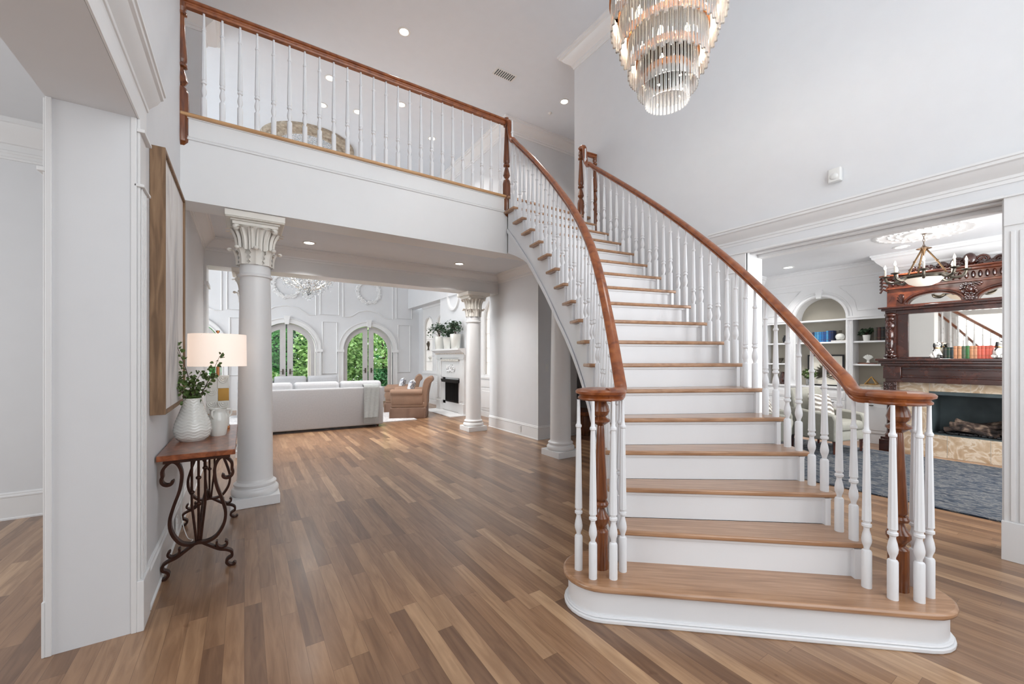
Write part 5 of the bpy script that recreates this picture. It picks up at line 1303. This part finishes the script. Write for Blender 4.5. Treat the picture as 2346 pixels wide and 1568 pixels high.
mb = MB(); mb.lathe([(.05, 0), (.055, .006), (.01, .01)], (0, 0, 0), 20, Matrix.Rotation(R(-80), 4, 'Y')); tag(mb.build('decorative_plate', M['white_cer'], loc=(8.85, 2.24, 1.37)), 'small white and blue plate half hidden by the mantel post', 'plate')
flat_book(8.8, 2.42, .90, .2, .3, .035, (216, 210, 200), 0, 'lower cream book under the gold pyramid', GB); flat_book(8.8, 2.42, .935, .18, .26, .03, (196, 176, 150), .05, 'upper tan book under the gold pyramid', GB)
mb = MB(); b = [(-.06, -.075), (.06, -.075), (.06, .075), (-.06, .075)]
for i in range(4): p, q = b[i], b[(i+1) % 4]; mb.tube([(p[0], p[1], .006), (q[0], q[1], .006)], .006, 4); mb.tube([(p[0], p[1], .006), (0, 0, .13)], .006, 4)
tag(mb.build('pyramid_ornament', M['gold'], loc=(8.8, 2.42, .966)), 'open gold wire pyramid on books on the bookcase counter', 'ornament')
t = thing('picture_frame', 'black framed leaf print leaning in the bookcase behind the glass vase', 'picture', (8.92, 3.11, .9))
mb = MB()
for (a, b, c, d) in ((-.28, -.255, 0, .57), (.255, .28, 0, .57), (-.255, .255, 0, .025), (-.255, .255, .545, .57)): mb.box(-.01, a, c, .01, b, d)
mb.build('frame', M['black'], t); MB().box(-.002, -.255, .025, .006, .255, .545).build('print', M['wax'], t)
mb = MB()
for k in range(15): a = R(-120+17*k); mb.tube([(-.006, 0, .2), (-.006, .09*sin(a), .22+.12*cos(a)), (-.006, .17*sin(a), .22+.2*cos(a))], [.012, .026, .003], 5)
mb.build('leaf_motif', M['stripe_leaf'] if 'stripe_leaf' in M else M['bronze'], t)
t = thing('glass_vase', 'clear glass vase with green leaves on the bookcase counter', 'vase', (8.76, 3.3, .9)); MB().lathe([(.05, 0), (.055, .01), (.06, .13), (.056, .13), (.05, .015), (0, .012)], seg=20).build('glass', M['crystal2'], t)
mb = MB(); leaves(mb, (0, 0, .22), (.1, .12, .09), 120, .07, random.Random(3), 0); mb.build('leaves', M['leaf'], t, smooth=0)
for k, (y, z, c, w_, h, lb, kd) in enumerate(((3.72, 1.70, 'black', .05, .15, 'black round ornament on the top shelf of the left bookcase bay', 'ball'), (3.85, 1.31, 'bronze', .05, .12, 'dark bowl on the middle shelf of the left bookcase bay', 'bowl'), (3.78, .9, 'mahog', .06, .24, 'tall dark vase on the counter of the left bookcase bay', 'vase'))):
    if kd == 'ball': mb = MB(); mb.lathe([(.03, 0), (.05, .02), (.065, .06), (.06, .1), (.04, .13), (.045, .15)], seg=16)
    elif kd == 'bowl': mb = MB(); mb.lathe([(.03, 0), (.035, .01), (.075, .07), (.08, .1), (.07, .095), (0, .04)], seg=20)
    else: mb = MB(); mb.lathe([(.045, 0), (.06, .03), (.065, .12), (.04, .19), (.03, .22), (.038, .24)], seg=20)
    tag(mb.build({'ball': 'jar', 'bowl': 'bowl', 'vase': 'vase'}[kd], M[c], loc=(8.83, y, z), smooth=50), lb, {'ball': 'jar', 'bowl': 'bowl', 'vase': 'vase'}[kd])
# ---------------- sage armchairs, rug
def sage_chair(loc, rz, label):
    t = thing('armchair', label, 'armchair', loc, rz, 'sage green armchairs in the library')
    soft(-.36, -.36, .2, .36, .34, .34, .03).build('seat_frame', M['sage'], t, smooth=60)
    soft(-.27, -.38, .35, .27, .2, .48, .05).build('seat_cushion', M['sage'], t, smooth=60)
    for s in (-1, 1):
        pr = [(-.36, .2), (-.37, .5), (-.34, .58), (-.2, .6), (.1, .62), (.34, .66), (.36, .2)]; xa, xb = sorted((s*.27, s*.38)); mb = MB(); mb.ext(pr, 'x', xa, xb); mb.build('arm', M['sage'], t, bevel=.025, smooth=60)
    pr = [(.16, .35), (.2, .6), (.27, .9), (.31, .94), (.36, .93), (.39, .88), (.36, .5), (.33, .22)]; mb = MB(); mb.ext(pr, 'x', -.36, .36); mb.build('backrest', M['sage'], t, bevel=.03, smooth=60)
    for x in (-.31, .31):
        for y in (-.31, .29): mb = MB(); mb.lathe([(.016, 0), (.028, .2)], (x, y, 0), 4); mb.build('leg', M['mahog'], t)
sage_chair((7.5, 2.62, .0), R(-12), 'sage green armchair with dark legs beside the bookcase, nearest the fireplace')
sage_chair((6.7, 3.15, .0), R(20), 'sage green armchair farther left, seen between the stair balusters')
for p, rz, lb in (((7.47, 2.66, .67), R(-12), 'striped beige pillow on the sage armchair nearest the fireplace'), ((6.72, 3.12, .67), R(20), 'striped beige pillow on the sage armchair behind the balusters')):
    m = Matrix.Rotation(rz, 4, 'Z') @ Matrix.Rotation(R(-16), 4, 'X'); tag(pillow_mb(.46, .4, .14, m).build('throw_pillow', M['stripe'], smooth=80, loc=p), lb, 'pillow', 'striped pillows')
mb = MB(); mb.box(5.4, -.9, .001, 8.02, 3.55, .014); tag(mb.build('area_rug', M['rug']), 'dark blue mottled rug in the library in front of the marble fireplace', 'rug')
# library chandelier
qx, qy = 7.18, 1.46
t = thing('candle_chandelier', 'bronze candle chandelier with alabaster bowl in the library', 'chandelier', (qx, qy, 2.27))
mb = MB()
for k in range(5): mb.tube([(qx+(.01*cos(a) if k % 2 else 0), qy+(0 if k % 2 else .01*cos(a)), 2.96-.033*k+.018*sin(a)) for a in [2*pi*i/10 for i in range(10)]], .003, 5, closed=True)
mb.lathe([(.05, 3.0), (.04, 2.985), (.01, 2.97)], (qx, qy, 0), 14); mb.build('chain', M['abrass'], t, world=True)
mb = MB(); mb.lathe([(.008, 2.83), (.03, 2.81), (.075, 2.79), (.03, 2.775), (.015, 2.75), (.004, 2.7), (.004, 2.44)], (qx, qy, 0), 16)
for k in range(3):
    a = 2*pi*k/3+.5; mb.tube([(qx+.03*cos(a), qy+.03*sin(a), 2.77), (qx+.12*cos(a), qy+.12*sin(a), 2.62), (qx+.2*cos(a), qy+.2*sin(a), 2.46)], .01, 6); mb.ball((qx+.12*cos(a), qy+.12*sin(a), 2.62), .016, 8, 6)
mb.build('stem', M['abrass'], t, world=True)
mb = MB(); mb.lathe([(.19, 2.42), (.215, 2.41), (.225, 2.43), (.215, 2.45), (.19, 2.45), (.19, 2.42)], (qx, qy, 0), 32); mb.build('ring', M['bronze'], t, world=True)
MB().lathe([(.0, 2.315), (.08, 2.325), (.14, 2.355), (.185, 2.41), (.18, 2.41), (.13, 2.36), (0, 2.33)], (qx, qy, 0), 32).build('alabaster_bowl', M['alab'], t, world=True)
for k in range(8):
    a = 2*pi*k/8+.2; cx_, sy_ = cos(a), sin(a)
    mb = MB(); mb.tube([tuple(v) for v in crom([(qx+.2*cx_, qy+.2*sy_, 2.43), (qx+.27*cx_, qy+.27*sy_, 2.39), (qx+.34*cx_, qy+.34*sy_, 2.41), (qx+.36*cx_, qy+.36*sy_, 2.46)], 4)], .016, 8)
    mb.lathe([(.012, 2.46), (.045, 2.475), (.045, 2.482), (.02, 2.485)], (qx+.36*cx_, qy+.36*sy_, 0), 14); ar = mb.build('arm', M['bronze'], t, world=True)
    MB().lathe([(.011, 2.485), (.011, 2.57), (.004, 2.575)], (qx+.36*cx_, qy+.36*sy_, 0), 10).build('candle_sleeve', M['wax'], ar)
    MB().lathe([(.005, 2.575), (.013, 2.59), (.009, 2.61), (.001, 2.635)], (qx+.36*cx_, qy+.36*sy_, 0), 10).build('candle_bulb', M['flame'], ar)
point('candle_chandelier_light', (qx, qy, 2.60), 7, (1, .96, .92), .25, t)
t = thing('ceiling_medallion', 'white plaster leaf medallion on the library ceiling above the chandelier', 'ceiling medallion', (qx, qy, LC))
mb = MB(); mb.lathe([(.5, 0), (.48, -.015), (.42, -.018), (.4, -.01), (.2, -.012), (.18, -.03), (.08, -.035), (.06, 0)], seg=48)
rg = random.Random(8)
for k in range(24):
    a = 2*pi*k/24
    for r_ in (.14, .25, .33, .44): mb.ball((r_*cos(a+r_), r_*sin(a+r_), -.012), (.035, .028, .014), 6, 4, )
mb.build('plaster_relief', T, t)
